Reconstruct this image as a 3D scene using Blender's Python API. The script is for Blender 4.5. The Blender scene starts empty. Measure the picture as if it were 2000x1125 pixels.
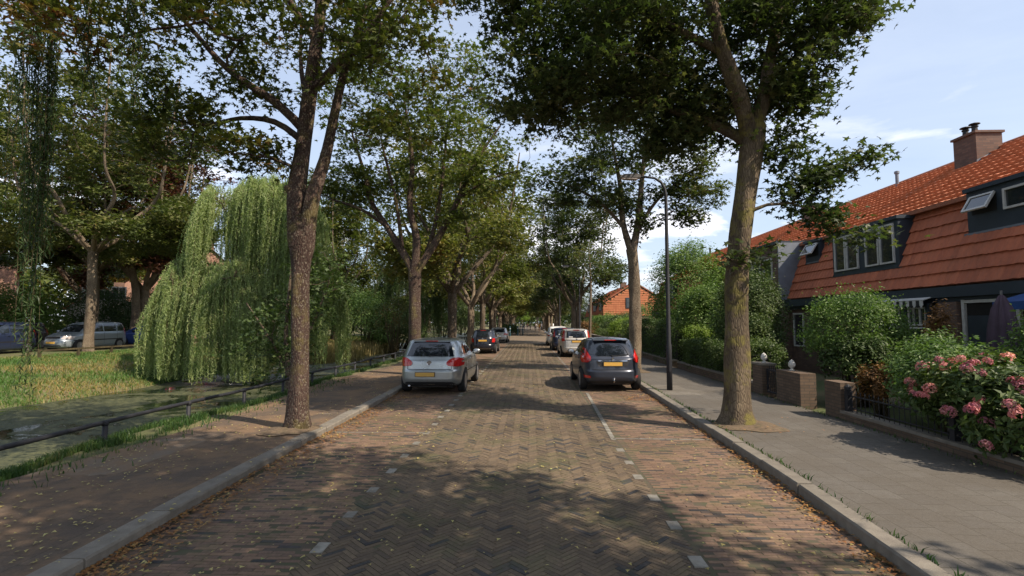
import bpy, bmesh, math, random
import numpy as np
from mathutils import Vector, Matrix, noise as mnoise
from mathutils.bvhtree import BVHTree
R = math.radians
sc = bpy.context.scene
COL = sc.collection

# ------------------------------------------------------------------ helpers
def tag(o, label=None, cat=None, group=None, kind=None):
    if label: o['label'] = label
    if cat: o['category'] = cat
    if group: o['group'] = group
    if kind: o['kind'] = kind
    return o

def thing(name, loc, label, cat, group=None, rz=0.0):
    o = bpy.data.objects.new(name, None); COL.objects.link(o)
    o.location = loc; o.rotation_euler = (0, 0, rz)
    return tag(o, label, cat, group)

def link(name, me, mats, parent=None, smooth=False):
    if not isinstance(mats, (list, tuple)): mats = [mats]
    for m in mats: me.materials.append(m)
    if smooth: me.polygons.foreach_set('use_smooth', [True] * len(me.polygons))
    o = bpy.data.objects.new(name, me); COL.objects.link(o)
    if parent is not None: o.parent = parent
    return o

def copy_tree(o, parent=None):
    c = o.copy(); COL.objects.link(c)
    if parent is not None: c.parent = parent
    for ch in list(o.children): copy_tree(ch, c)
    return c

def np_mesh(name, verts, faces):
    """verts (N,3), faces (M,k) arrays of one polygon size"""
    me = bpy.data.meshes.new(name)
    verts = np.asarray(verts, dtype=np.float32); faces = np.asarray(faces, dtype=np.int32)
    n, k = faces.shape
    me.vertices.add(len(verts)); me.vertices.foreach_set('co', verts.ravel())
    me.loops.add(n * k); me.loops.foreach_set('vertex_index', faces.ravel())
    me.polygons.add(n); me.polygons.foreach_set('loop_start', np.arange(0, n * k, k, dtype=np.int32))
    me.update(calc_edges=True)
    me.polygons.foreach_set('use_smooth', [False] * n)
    return me

class MB:
    def __init__(s): s.v = []; s.f = []; s.m = []
    def add(s, vs, fs, mi=0):
        b = len(s.v); s.v += [tuple(p) for p in vs]
        for f in fs: s.f.append(tuple(i + b for i in f)); s.m.append(mi)
        return s
    def box(s, x0, x1, y0, y1, z0, z1, mi=0):
        vs = [(x0,y0,z0),(x1,y0,z0),(x1,y1,z0),(x0,y1,z0),(x0,y0,z1),(x1,y0,z1),(x1,y1,z1),(x0,y1,z1)]
        return s.add(vs, [(0,3,2,1),(4,5,6,7),(0,1,5,4),(1,2,6,5),(2,3,7,6),(3,0,4,7)], mi)
    def prism(s, poly, axis, a0, a1, mi=0):
        """poly: list of 2D pts in the plane normal to axis ('x': (y,z), 'y': (x,z), 'z': (x,y))"""
        def mk(p, a):
            return {'x': (a, p[0], p[1]), 'y': (p[0], a, p[1]), 'z': (p[0], p[1], a)}[axis]
        n = len(poly)
        vs = [mk(p, a0) for p in poly] + [mk(p, a1) for p in poly]
        fs = [tuple(range(n)), tuple(range(2*n-1, n-1, -1))] + [(i, i+n, (i+1) % n + n, (i+1) % n) for i in range(n)]
        return s.add(vs, fs, mi)
    def tube(s, pts, rad, n=8, mi=0, cap=True):
        pts = [Vector(p) for p in pts]; m = len(pts)
        if not isinstance(rad, (list, tuple)): rad = [rad] * m
        ref = Vector((1, 0, 0.013)); vs = []
        for i, p in enumerate(pts):
            t = (pts[min(i+1, m-1)] - pts[max(i-1, 0)]).normalized()
            u = ref - t * ref.dot(t)
            if u.length < 1e-3: u = Vector((0, 1, 0)) - t * t.y
            u.normalize(); ref = u; w = t.cross(u)
            for k in range(n):
                a = 2 * math.pi * k / n
                vs.append(p + (u * math.cos(a) + w * math.sin(a)) * rad[i])
        fs = [(i*n+k, i*n+(k+1) % n, (i+1)*n+(k+1) % n, (i+1)*n+k) for i in range(m-1) for k in range(n)]
        if cap: fs += [tuple(range(n-1, -1, -1)), tuple(range((m-1)*n, m*n))]
        return s.add(vs, fs, mi)
    def lathe(s, prof, n=16, c=(0, 0, 0), mi=0, axis='z'):
        vs = []
        for r, h in prof:
            for k in range(n):
                a = 2 * math.pi * k / n; x = r * math.cos(a); y = r * math.sin(a)
                q = (x, y, h) if axis == 'z' else (h, x, y) if axis == 'x' else (x, h, y)
                vs.append((c[0]+q[0], c[1]+q[1], c[2]+q[2]))
        m = len(prof)
        fs = [(i*n+k, i*n+(k+1) % n, (i+1)*n+(k+1) % n, (i+1)*n+k) for i in range(m-1) for k in range(n)]
        fs += [tuple(range(n-1, -1, -1)), tuple(range((m-1)*n, m*n))]
        return s.add(vs, fs, mi)
    def build(s, name, mats, parent=None, smooth=False, fix=True):
        me = bpy.data.meshes.new(name); me.from_pydata(s.v, [], s.f)
        if any(s.m): me.polygons.foreach_set('material_index', s.m)
        if fix:
            bm = bmesh.new(); bm.from_mesh(me); bmesh.ops.recalc_face_normals(bm, faces=bm.faces); bm.to_mesh(me); bm.free()
        return link(name, me, mats, parent, smooth)

def lerp_tab(tab, t):
    if t <= tab[0][0]: return tab[0][1]
    for (a, va), (b, vb) in zip(tab, tab[1:]):
        if t <= b: return va + (vb - va) * (t - a) / (b - a)
    return tab[-1][1]

# ------------------------------------------------------------------ materials
class NT:
    def __init__(s, nt): s.nt = nt
    def n(s, typ, **kw):
        nd = s.nt.nodes.new(typ)
        for k, v in kw.items():
            if k.startswith('i_'):
                key = k[2:]; key = int(key) if key.isdigit() else key.replace('_', ' ')
                if isinstance(v, tuple) and len(v) == 2 and hasattr(v[0], 'outputs'): s.nt.links.new(v[0].outputs[v[1]], nd.inputs[key])
                elif hasattr(v, 'outputs'): s.nt.links.new(v.outputs[0], nd.inputs[key])
                else: nd.inputs[key].default_value = v
            else: setattr(nd, k, v)
        return nd
    def mix(s, fac, a, b, mode='MIX'):
        nd = s.nt.nodes.new('ShaderNodeMix'); nd.data_type = 'RGBA'; nd.blend_type = mode
        for key, v in ((0, fac), (6, a), (7, b)):
            if isinstance(v, bpy.types.NodeSocket): s.nt.links.new(v, nd.inputs[key])
            elif isinstance(v, (int, float)): nd.inputs[key].default_value = v if key == 0 else (v, v, v, 1)
            else: nd.inputs[key].default_value = (*v, 1) if len(v) == 3 else v
        return nd.outputs[2]
    def ramp(s, fac, stops, interp='LINEAR'):
        nd = s.nt.nodes.new('ShaderNodeValToRGB'); s.nt.links.new(fac, nd.inputs[0]); cr = nd.color_ramp; cr.interpolation = interp
        while len(cr.elements) < len(stops): cr.elements.new(0.5)
        for e, (p, c) in zip(cr.elements, stops):
            e.position = p; e.color = (c, c, c, 1) if isinstance(c, (int, float)) else (*c, 1)
        return nd.outputs[0]
    def noise(s, co, scale, detail=4, rough=.55, dist=0):
        nd = s.nt.nodes.new('ShaderNodeTexNoise'); s.nt.links.new(co, nd.inputs['Vector'])
        nd.inputs['Scale'].default_value = scale; nd.inputs['Detail'].default_value = detail
        nd.inputs['Roughness'].default_value = rough; nd.inputs['Distortion'].default_value = dist
        return nd.outputs[0]
    def link(s, a, b): s.nt.links.new(a, b)

def newmat(name):
    m = bpy.data.materials.new(name); m.use_nodes = True
    nt = m.node_tree; t = NT(nt); b = nt.nodes['Principled BSDF']
    co = nt.nodes.new('ShaderNodeTexCoord')
    geo = nt.nodes.new('ShaderNodeNewGeometry')
    t.obj = co.outputs['Object']; t.pos = geo.outputs['Position']; t.isl = geo.outputs['Random Per Island']; t.b = b
    return m, t

def bump(t, h, strength=.4, dist=.01):
    bp = t.nt.nodes.new('ShaderNodeBump'); bp.inputs['Strength'].default_value = strength; bp.inputs['Distance'].default_value = dist
    t.link(h, bp.inputs['Height']); t.link(bp.outputs[0], t.b.inputs['Normal'])

def mat(name, c1, c2=None, scale=6, rough=.75, bmp=0, bscale=None, isl=0, metal=0, spec=.4, coat=0, dirt=None):
    m, t = newmat(name)
    c2 = c2 or tuple(x * .75 for x in c1)
    n = t.noise(t.pos, scale, 5)
    c = t.mix(t.ramp(n, [(.3, 0), (.7, 1)]), c1, c2)
    if isl:
        c = t.mix(1.0, c, t.ramp(t.isl, [(0, 1 - isl), (1, 1 + isl * .6)]), 'MULTIPLY')
    if dirt:
        c = t.mix(t.ramp(t.noise(t.pos, dirt[1], 6, .7), [(.5, 0), (.75, dirt[2])]), c, dirt[0])
    t.link(c, t.b.inputs['Base Color'])
    t.b.inputs['Roughness'].default_value = rough; t.b.inputs['Metallic'].default_value = metal
    t.b.inputs['Specular IOR Level'].default_value = spec; t.b.inputs['Coat Weight'].default_value = coat
    t.b.inputs['Coat Roughness'].default_value = .05
    if bmp: bump(t, t.noise(t.pos, bscale or scale * 4, 6, .65), bmp, .02)
    return m

def leaf_mat(name, cols, trans=.35, clump=.5, rough=.5, objvar=.25):
    """cols: list of (position, colour) sampled by island random plus clump noise"""
    m, t = newmat(name)
    n = t.noise(t.pos, clump, 2)
    a = t.n('ShaderNodeMath', operation='MULTIPLY_ADD'); t.link(t.isl, a.inputs[0]); a.inputs[1].default_value = .5
    b = t.n('ShaderNodeMath', operation='MULTIPLY_ADD'); t.link(n, b.inputs[0]); b.inputs[1].default_value = 1.5; b.inputs[2].default_value = -.5
    t.link(b.outputs[0], a.inputs[2])
    c = t.ramp(a.outputs[0], cols)
    oi = t.n('ShaderNodeObjectInfo')
    c = t.mix(1.0, c, t.ramp(oi.outputs['Random'], [(0, (1 - objvar, 1 - objvar * .8, 1 - objvar)), (.5, (1, 1, .8)), (1, (1 + objvar, 1 + objvar * .5, .85))]), 'MULTIPLY')
    t.link(c, t.b.inputs['Base Color']); t.b.inputs['Roughness'].default_value = rough; t.b.inputs['Specular IOR Level'].default_value = .3
    tr = t.n('ShaderNodeBsdfTranslucent'); t.link(t.mix(1.0, c, (1.3, 1.5, .7), 'MULTIPLY'), tr.inputs[0])
    mx = t.n('ShaderNodeMixShader'); mx.inputs[0].default_value = trans
    t.link(t.b.outputs[0], mx.inputs[1]); t.link(tr.outputs[0], mx.inputs[2])
    t.link(mx.outputs[0], t.nt.nodes['Material Output'].inputs[0])
    return m

def bark_mat(name, c1, c2, spots=None, moss=None, scale=1.0):
    m, t = newmat(name)
    mp = t.n('ShaderNodeMapping', i_Scale=(1, 1, .25)); t.link(t.obj, mp.inputs[0])
    n1 = t.noise(mp.outputs[0], 22 * scale, 6, .7, .4)
    vo = t.n('ShaderNodeTexVoronoi', feature='DISTANCE_TO_EDGE'); t.link(mp.outputs[0], vo.inputs['Vector']); vo.inputs['Scale'].default_value = 26 * scale
    big = t.noise(t.obj, 1.6, 3)
    c = t.mix(t.ramp(n1, [(.3, 0), (.7, 1)]), c1, c2)
    c = t.mix(t.ramp(vo.outputs[0], [(0, .55), (.12, 0)]), c, tuple(x * .35 for x in c2))
    c = t.mix(t.ramp(big, [(.38, 0), (.62, .75)]), c, tuple(x * .5 for x in c2))  # random dark blotches, in part dappled shade put into the bark colour
    if spots: c = t.mix(t.ramp(t.noise(t.obj, 34, 3, .6), [(.56, 0), (.6, spots[1])]), c, spots[0])
    if moss: c = t.mix(t.ramp(t.noise(t.obj, 2.3, 5, .7), [(.5, 0), (.62, moss[1])]), c, moss[0])
    t.link(c, t.b.inputs['Base Color']); t.b.inputs['Roughness'].default_value = .9; t.b.inputs['Specular IOR Level'].default_value = .2
    ad = t.n('ShaderNodeMath', operation='MULTIPLY_ADD'); t.link(n1, ad.inputs[0]); ad.inputs[1].default_value = .6
    t.link(t.ramp(vo.outputs[0], [(0, 0), (.2, .6)]), ad.inputs[2])
    bump(t, ad.outputs[0], .7, .02)
    return m

M = {}
M['maple'] = leaf_mat('maple_leaf', [(0, (.036, .055, .015)), (.4, (.065, .085, .025)), (.7, (.10, .125, .03)), (.88, (.14, .11, .03)), (1, (.13, .055, .02))])
M['maple_dark'] = leaf_mat('maple_leaf_dark', [(0, (.030, .046, .017)), (.45, (.055, .075, .028)), (.75, (.10, .115, .045)), (1, (.17, .14, .07))], trans=.36)
M['maple_red'] = leaf_mat('maple_leaf_turning', [(0, (.034, .052, .016)), (.45, (.062, .082, .026)), (.72, (.10, .095, .03)), (.87, (.12, .065, .028)), (1, (.12, .04, .022))], trans=.3)
M['maple_olive'] = leaf_mat('maple_leaf_olive', [(0, (.05, .068, .02)), (.45, (.10, .12, .038)), (.8, (.18, .17, .058)), (1, (.2, .13, .05))])
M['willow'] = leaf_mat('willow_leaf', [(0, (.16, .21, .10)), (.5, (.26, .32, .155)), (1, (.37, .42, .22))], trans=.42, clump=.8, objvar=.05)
M['willow_dark'] = leaf_mat('willow_leaf_dark', [(0, (.03, .055, .02)), (.5, (.05, .085, .03)), (1, (.08, .12, .04))], trans=.3, clump=.8, objvar=.1)  # darker green leaf colour, also used on hedges and bushes
M['shrub'] = leaf_mat('shrub_leaf', [(0, (.03, .055, .018)), (.5, (.055, .09, .03)), (1, (.10, .14, .045))], trans=.25, clump=1.5, objvar=.15)
M['shrub_light'] = leaf_mat('shrub_leaf_light', [(0, (.06, .11, .03)), (.5, (.10, .17, .045)), (1, (.17, .23, .07))], trans=.3, clump=1.5, objvar=.1)
M['shrub_gold'] = leaf_mat('shrub_leaf_lime', [(0, (.10, .17, .03)), (.6, (.16, .24, .04)), (1, (.24, .3, .07))], trans=.35, clump=2, objvar=.1)
M['brownleaf'] = leaf_mat('brown_leaf', [(0, (.10, .05, .022)), (.5, (.2, .10, .04)), (1, (.32, .17, .07))], trans=.25, clump=2)
M['copper'] = leaf_mat('copper_leaf', [(0, (.035, .016, .013)), (.5, (.07, .026, .02)), (1, (.13, .05, .03))], trans=.25)
M['pink'] = leaf_mat('pink_petal', [(0, (.36, .08, .16)), (.5, (.55, .2, .27)), (1, (.8, .5, .46))], trans=.25, clump=4, objvar=.2)
M['straw'] = leaf_mat('straw_grass', [(0, (.16, .13, .05)), (.5, (.26, .2, .08)), (1, (.36, .27, .12))], trans=.2, clump=1)
M['grass'] = leaf_mat('grass_blade', [(0, (.022, .055, .018)), (.45, (.04, .085, .024)), (.8, (.075, .11, .035)), (1, (.2, .15, .07))], trans=.22, clump=.9, objvar=0)
M['grass_far'] = leaf_mat('bank_grass_blade', [(0, (.05, .12, .03)), (.5, (.09, .16, .045)), (.68, (.21, .19, .08)), (1, (.32, .23, .11))], trans=.3, clump=.35, objvar=0)
M['litter'] = leaf_mat('fallen_leaf', [(0, (.11, .045, .02)), (.4, (.2, .085, .03)), (.75, (.3, .16, .055)), (1, (.4, .3, .12))], trans=.1, clump=2, objvar=0)
M['litter_y'] = leaf_mat('fallen_leaf_yellow', [(0, (.2, .15, .05)), (.4, (.32, .26, .09)), (.75, (.42, .35, .14)), (1, (.2, .26, .08))], trans=.1, clump=2, objvar=0)
M['bark'] = bark_mat('maple_bark', (.15, .115, .08), (.085, .06, .042), spots=((.26, .24, .18), .75))
M['bark_left'] = bark_mat('maple_bark_speckled', (.10, .068, .052), (.06, .036, .03), spots=((.2, .175, .13), .6), moss=((.16, .14, .04), .35))
M['bark_moss'] = bark_mat('maple_bark_mossy', (.19, .15, .10), (.095, .07, .048), moss=((.15, .13, .035), .8))
M['bark_pale'] = bark_mat('maple_bark_pale', (.24, .19, .13), (.14, .10, .07), spots=((.3, .28, .2), .5))
M['twig'] = bark_mat('willow_twig', (.12, .10, .05), (.07, .055, .03))
M['metal_black'] = mat('black_painted_metal', (.012, .014, .018), (.02, .02, .024), 12, .65)
M['lampgrey'] = mat('lamp_grey', (.16, .15, .145), (.11, .11, .11), 9, .5)
M['white_paint'] = mat('white_paint', (.55, .54, .51), (.42, .41, .38), 8, .5)
M['navy_paint'] = mat('dark_blue_paint', (.022, .032, .045), (.03, .042, .055), 4, .5)
M['zinc'] = mat('zinc_sheet', (.2, .225, .26), (.15, .17, .2), 3, .55, metal=.3)
def glass_mat(name, c, rough=.04):
    m, t = newmat(name); t.b.inputs['Base Color'].default_value = (*c, 1); t.b.inputs['Roughness'].default_value = rough
    t.b.inputs['Specular IOR Level'].default_value = .8
    t.b.inputs['Coat Weight'].default_value = .5; t.b.inputs['Coat Roughness'].default_value = .03
    bump(t, t.noise(t.pos, 2.5, 2), .08, .02)
    return m
M['glass'] = glass_mat('window_glass', (.02, .025, .03))
M['carglass'] = glass_mat('car_glass', (.008, .011, .016))
M['rubber'] = mat('rubber', (.013, .013, .014), (.02, .019, .018), 20, .85)
M['rim'] = mat('alloy', (.32, .32, .33), (.22, .22, .23), 14, .35, metal=.6)
M['blackplastic'] = mat('black_plastic', (.014, .014, .016), (.02, .02, .02), 20, .6)
M['chrome'] = mat('chrome', (.55, .55, .56), (.45, .45, .46), 20, .15, metal=1)
M['redlight'] = mat('red_lens', (.5, .018, .015), (.35, .01, .01), 30, .12, coat=.8)
M['whitelight'] = mat('clear_lens', (.5, .45, .42), (.4, .36, .35), 30, .12, coat=.8)
M['plate'] = mat('yellow_plate', (.62, .36, .07), (.55, .33, .08), 18, .45)
M['interior'] = mat('dark_interior', (.012, .011, .01), (.02, .018, .016), 3, .9)  # near-black colour painted where only shade would be
M['curtain'] = mat('net_curtain', (.42, .42, .4), (.3, .3, .3), 9, .9)
# ------------------------------------------------------------------ leaves and trees
def star_leaf():
    """five-lobed leaf, centre + 10 outline points, fan triangles, unit width, stem at y=0"""
    tips = [(-40, .42), (18, .50), (90, .62), (162, .50), (220, .42)]
    pts = [(0, .0, 0.0)]
    angs = []
    out = []
    for i, (a, r) in enumerate(tips):
        out.append((a, r))
        if i < 4:
            out.append(((a + tips[i+1][0]) / 2, .22))
    out.append((270, .10))
    for a, r in out:
        x = r * math.cos(R(a)); y = r * math.sin(R(a))
        pts.append((x, y, -.28 * (x*x + y*y)))
    n = len(out)
    return np.array(pts), np.array([(0, 1 + i, 1 + (i+1) % n) for i in range(n)])
def three_leaf():
    out = [(-30, .45), (20, .25), (90, .6), (160, .25), (210, .45), (270, .12)]
    pts = [(0, 0, .0)] + [(r*math.cos(R(a)), r*math.sin(R(a)), -.3*r*r) for a, r in out]
    return np.array(pts), np.array([(0, 1+i, 1+(i+1) % 6) for i in range(6)])
def quad_leaf(w=.5):
    return np.array([(0, -.5, -.06), (w*.5, 0, .03), (0, .5, -.08), (-w*.5, 0, .03)]), np.array([(0, 1, 2), (0, 2, 3)])
LEAF = {'star': star_leaf(), 'three': three_leaf(), 'quad': quad_leaf(.62), 'oval': quad_leaf(.5), 'thin': quad_leaf(.2)}

def leaves_np(pos, size, shape, rng, up=.8, outward=None, yaw=None, pitch=None):
    """pos (N,3), size (N,); random rotations biased so normals point up"""
    P, F = LEAF[shape]; N = len(pos); K = len(P)
    nrm = rng.normal(size=(N, 3)); nrm /= np.linalg.norm(nrm, axis=1)[:, None]
    nrm = nrm * (1 - up) + np.array([0, 0, 1.0]) * up
    if outward is not None: nrm = nrm + outward
    nrm /= np.linalg.norm(nrm, axis=1)[:, None] + 1e-9
    d = rng.normal(size=(N, 3))
    if yaw is not None: d = yaw
    d = d - nrm * (d * nrm).sum(1)[:, None]; d /= np.linalg.norm(d, axis=1)[:, None] + 1e-9
    s = np.cross(d, nrm)
    V = (P[None, :, 0, None] * s[:, None, :] + P[None, :, 1, None] * d[:, None, :] + P[None, :, 2, None] * nrm[:, None, :]) * size[:, None, None] + pos[:, None, :]
    FF = F[None] + (np.arange(N) * K)[:, None, None]
    return V.reshape(-1, 3), FF.reshape(-1, 3)

def blob_points(blobs, rng, shell=.45):
    out = []
    for (cx, cy, cz, rx, ry, rz, n) in blobs:
        d = rng.normal(size=(n, 3)); d /= np.linalg.norm(d, axis=1)[:, None]
        r = shell + (1 - shell) * rng.random(n) ** .8
        ph = rng.random(3) * 6
        lump = 1 + .13 * np.sin(3.1 * d[:, 0] * 2 + ph[0]) * np.cos(2.7 * d[:, 1] * 2 + ph[1]) + .1 * np.sin(7 * d[:, 2] + ph[2] + 4 * d[:, 0])
        out.append(d * (r * lump)[:, None] * [rx, ry, rz] + [cx, cy, cz])
    return np.concatenate(out)

def grow(guides, targets, rng, step=.3, tip=.007, wob=.12, upness=.25, back=.6):
    """guides: list of polylines [(x,y,z,r)...]. returns chains [(pts, rads)] and the twig chains"""
    pos = []; tan = []; par = []; grad = []; chains = []
    for g in guides:
        g = [np.array(p, float) for p in g]; ch = []
        dense = [g[0]]
        # catmull-rom through the guide
        for i in range(len(g) - 1):
            p0 = g[max(i-1, 0)]; p1 = g[i]; p2 = g[i+1]; p3 = g[min(i+2, len(g)-1)]
            m = max(2, int(np.linalg.norm(p2[:3] - p1[:3]) / .22))
            for k in range(1, m + 1):
                t = k / m
                q = .5 * ((2*p1) + (-p0+p2)*t + (2*p0-5*p1+4*p2-p3)*t*t + (-p0+3*p1-3*p2+p3)*t**3)
                q[3] = p1[3] + (p2[3] - p1[3]) * t
                dense.append(q)
        pa = -1
        if pos:
            A = np.array(pos); pa = int(np.argmin(np.linalg.norm(A - dense[0][:3], axis=1)))
        for i, q in enumerate(dense):
            t = dense[min(i+1, len(dense)-1)][:3] - dense[max(i-1, 0)][:3]
            pos.append(q[:3]); tan.append(t / (np.linalg.norm(t) + 1e-9)); par.append(pa if i == 0 else len(pos) - 2); grad.append(q[3]); ch.append(len(pos) - 1)
        chains.append(ch)
    ng = len(pos); pos = list(pos)
    zmin = guides[0][0][2] + 1.6
    A = np.array(pos); usable = np.array([p[2] > zmin for p in pos])
    d = np.array([np.min(np.linalg.norm(A[usable] - t, axis=1)) for t in targets])
    order = np.argsort(d + rng.random(len(d)) * .8)
    use = list(usable); twigs = []
    cap = 60000; arr = np.zeros((cap, 3)); arr[:ng] = A; us = np.zeros(cap, bool); us[:ng] = usable; cnt = ng
    dr = np.zeros((cap, 3)); dr[:ng] = np.array(tan)
    for ti in order:
        t = targets[ti]
        v = t - arr[:cnt]; L = np.linalg.norm(v, axis=1)
        cosd = (v * dr[:cnt]).sum(1) / (L + 1e-6)
        cost = L * (1.25 - .35 * cosd) + back * np.clip(-v[:, 2], 0, 9); cost[~us[:cnt]] = 1e9
        k = int(np.argmin(cost)); p0 = arr[k]; L = np.linalg.norm(t - p0)
        if L < .12: continue
        c = p0 + dr[k] * L * .4 + np.array([0, 0, upness * L * .25])
        m = max(2, int(L / step)); ch = [k]; pp = p0
        for j in range(1, m + 1):
            s = j / m; q = (1-s)**2 * p0 + 2*s*(1-s) * c + s*s * t
            if j < m: q = q + rng.normal(size=3) * wob * step
            if cnt >= cap: break
            arr[cnt] = q; tt = q - pp; dr[cnt] = tt / (np.linalg.norm(tt) + 1e-9); us[cnt] = True
            par.append(ch[-1]); grad.append(-1); ch.append(cnt); cnt += 1; pp = q
        chains.append(ch); twigs.append(ch)
    e = 2.25; acc = np.zeros(cnt); kids = np.zeros(cnt, int)
    for i in range(cnt):
        if par[i] >= 0: kids[par[i]] += 1
    rad = np.zeros(cnt)
    for i in range(cnt - 1, -1, -1):
        r = acc[i] ** (1/e) if kids[i] else tip
        if r < tip: r = tip
        if grad[i] >= 0: r = grad[i]
        rad[i] = r
        if par[i] >= 0 and par[i] < i: acc[par[i]] += r ** e
    out = []
    for ci, ch in enumerate(chains):
        pts = [arr[i].copy() for i in ch]; rr = [float(rad[i]) for i in ch]
        if ci >= len(guides) and len(rr) > 1: rr[0] = min(rr[0], rr[1] * 1.35)
        out.append((pts, rr, ci < len(guides)))
    return out, [[arr[i].copy() for i in ch[1:]] for ch in twigs]

def bark_mesh(name, chains, rng, knobs=()):
    V = []; F = []; nb = 0
    ph = rng.random(3) * 10
    for pts, rr, guide in chains:
        rmax = max(rr); n = 20 if rmax > .14 else 10 if rmax > .05 else 6 if rmax > .018 else 4
        P = np.array(pts); m = len(P)
        if m < 2: continue
        T = np.zeros_like(P); T[1:-1] = P[2:] - P[:-2]; T[0] = P[1] - P[0]; T[-1] = P[-1] - P[-2]
        T /= np.linalg.norm(T, axis=1)[:, None] + 1e-9
        ref = np.array([1., .02, .013]); a = np.arange(n) * 2 * math.pi / n
        for i in range(m):
            u = ref - T[i] * ref.dot(T[i]); lu = np.linalg.norm(u)
            if lu < 1e-3: u = np.array([0, 1., 0]) - T[i] * T[i][1]; lu = np.linalg.norm(u)
            u /= lu; ref = u; w = np.cross(T[i], u)
            r = np.full(n, rr[i])
            if rmax > .05:
                z = P[i][2]
                r = r * (1 + .07 * np.sin(3*a + z*1.7 + ph[0]) + .05 * np.sin(5*a - z*2.3 + ph[1]) + .04 * np.sin(z*5 + ph[2]))
                for kz, kr, ks in knobs: r = r * (1 + kr * math.exp(-((z-kz)/ks)**2))
            V.append(P[i] + (np.outer(np.cos(a), u) + np.outer(np.sin(a), w)) * r[:, None])
        k = np.arange(n)
        for i in range(m - 1):
            b = nb + i * n
            F.append(np.stack([b + k, b + (k+1) % n, b + n + (k+1) % n, b + n + k], 1))
        nb += m * n
    return np_mesh(name, np.concatenate(V), np.concatenate(F))

def build_tree(name, loc, label, cat, group, guides, blobs, seed, leafmat, barkmat, shape='star', lsize=.16, per=30, spread=(.3, .17),
               shell=.45, step=.3, extra_mats=None, rz=0, up=.55, wob=.12, knobs=()):
    rng = np.random.default_rng(seed)
    root = thing(name, loc, label, cat, group, rz)
    tg = blob_points(blobs, rng, shell)
    chains, twigs = grow(guides, tg, rng, step, wob=wob)
    link('trunk', bark_mesh('trunk', chains, rng, knobs), barkmat, root, True)
    pts = []
    for tw in twigs:
        tw = np.array(tw); k = max(1, int(len(tw) * .6)); base = tw[-k:]
        n = int(per * (.6 + .8 * rng.random()))
        idx = np.clip((k - 1 - np.abs(rng.normal(size=n)) * k * .45).astype(int), 0, k-1)
        pts.append(base[idx] + rng.normal(size=(n, 3)) * [spread[0], spread[0], spread[1]])
    pts = np.concatenate(pts)
    V, F = leaves_np(pts, lsize * (.65 + .6 * rng.random(len(pts))), shape, rng, up)
    link('crown', np_mesh('crown', V, F), leafmat, root)
    return root

# local coordinates: trunk base at the origin
def mirror(g, sx=1, s=1, rz=0):
    c, sn = math.cos(rz), math.sin(rz)
    return [[((x*sx)*c*s - y*sn*s, (x*sx)*sn*s + y*c*s, z*s, r*s) for x, y, z, r in pl] for pl in g]

ROW_L = 'maples in the row along the canal pavement'
ROW_R = 'maples in the row along the garden side pavement'
# --- left foreground maple, forked, at (-4.0, 8.9)
g1 = [[(0,0,-.1,0.264),(.0,0,.06,0.238),(-.01,0,.3,0.189),(-.01,0,1.0,0.154),(-.04,0,2.0,0.148),(-.03,0,2.9,0.163),(-.02,0,3.35,0.185)],
      [(-.03,0,3.2,0.176),(-.14,0,3.7,0.15),(-.17,.05,4.3,0.154),(-.10,.05,4.9,0.132),(-.04,.05,5.5,0.132),(.08,.05,6.6,0.114),(.2,0,7.7,0.0968),(.1,0,9.4,0.0616),(.2,.1,11.2,0.0264)],
      [(.0,0,2.5,0.088),(.03,0,3.2,0.141),(.12,-.03,3.8,0.132),(.17,0,4.2,0.119),(.3,.1,4.8,0.0968),(.45,.15,5.7,0.0792),(.62,.2,6.6,0.066),(.9,.5,8.0,0.044),(1.2,.8,9.6,0.022)],
      [(-.1,.05,5.35,0.088),(-.5,-.1,5.75,0.0748),(-1.3,-.3,6.3,0.0528),(-2.1,-.5,7.2,0.0308),(-2.8,-.8,7.8,0.0176)],
      [(-.12,.05,5.15,0.0704),(-.7,.2,5.55,0.0528),(-1.5,.5,5.75,0.0396),(-2.4,.7,5.7,0.0264),(-3.1,.8,5.9,0.0158)],
      [(.12,.03,6.1,0.0792),(.6,-.1,6.5,0.066),(1.2,-.3,6.95,0.0528),(1.8,-.5,7.7,0.0396),(2.4,-.7,8.6,0.022)],
      [(.0,.05,5.2,0.0616),(-.25,.5,6.0,0.0528),(-.7,1.2,7.2,0.0396),(-1.0,1.8,8.6,0.022)],
      [(.1,.0,7.0,0.0616),(-.5,-.6,8.0,0.044),(-1.2,-1.2,9.4,0.0264)],
      [(-.16,.02,4.6,0.0352),(-.6,-.2,4.75,0.0264),(-1.1,-.4,4.75,0.0158)],
      [(-.15,0,4.15,0.106),(-.28,-.02,4.22,0.0748),(-.35,-.02,4.25,0.044),(-.37,-.02,4.26,0.0088)]]
t1b = [(-.2,-.3,8.8,2.9,3.0,2.8,118),(-2.0,-.3,7.2,1.7,1.6,1.0,42),(-2.9,.6,5.7,1.0,1.0,.9,42),(1.5,-.5,7.0,1.6,1.6,1.3,60),(-1.0,-.2,4.85,.65,.6,.35,15),(1.3,.6,5.6,.6,.7,.4,8),(-2.2,-2.4,6.1,1.4,1.0,.6,17),(-1.0,-2.2,6.6,1.2,.9,.5,10),(-3.3,-1.6,6.4,1.2,1.0,.7,14),(-1.1,.1,6.1,.8,.8,.3,7)]
build_tree('maple_tree', (-4.0, 8.9, .1), 'nearest maple on the canal pavement, dark speckled trunk forking into two stems', 'tree', ROW_L, g1, t1b, 3,
           M['maple_red'], M['bark_left'], lsize=.145, per=52, spread=(.2, .10), shell=.35, knobs=[(3.3, .16, .25), (4.1, .12, .15)])
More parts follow.
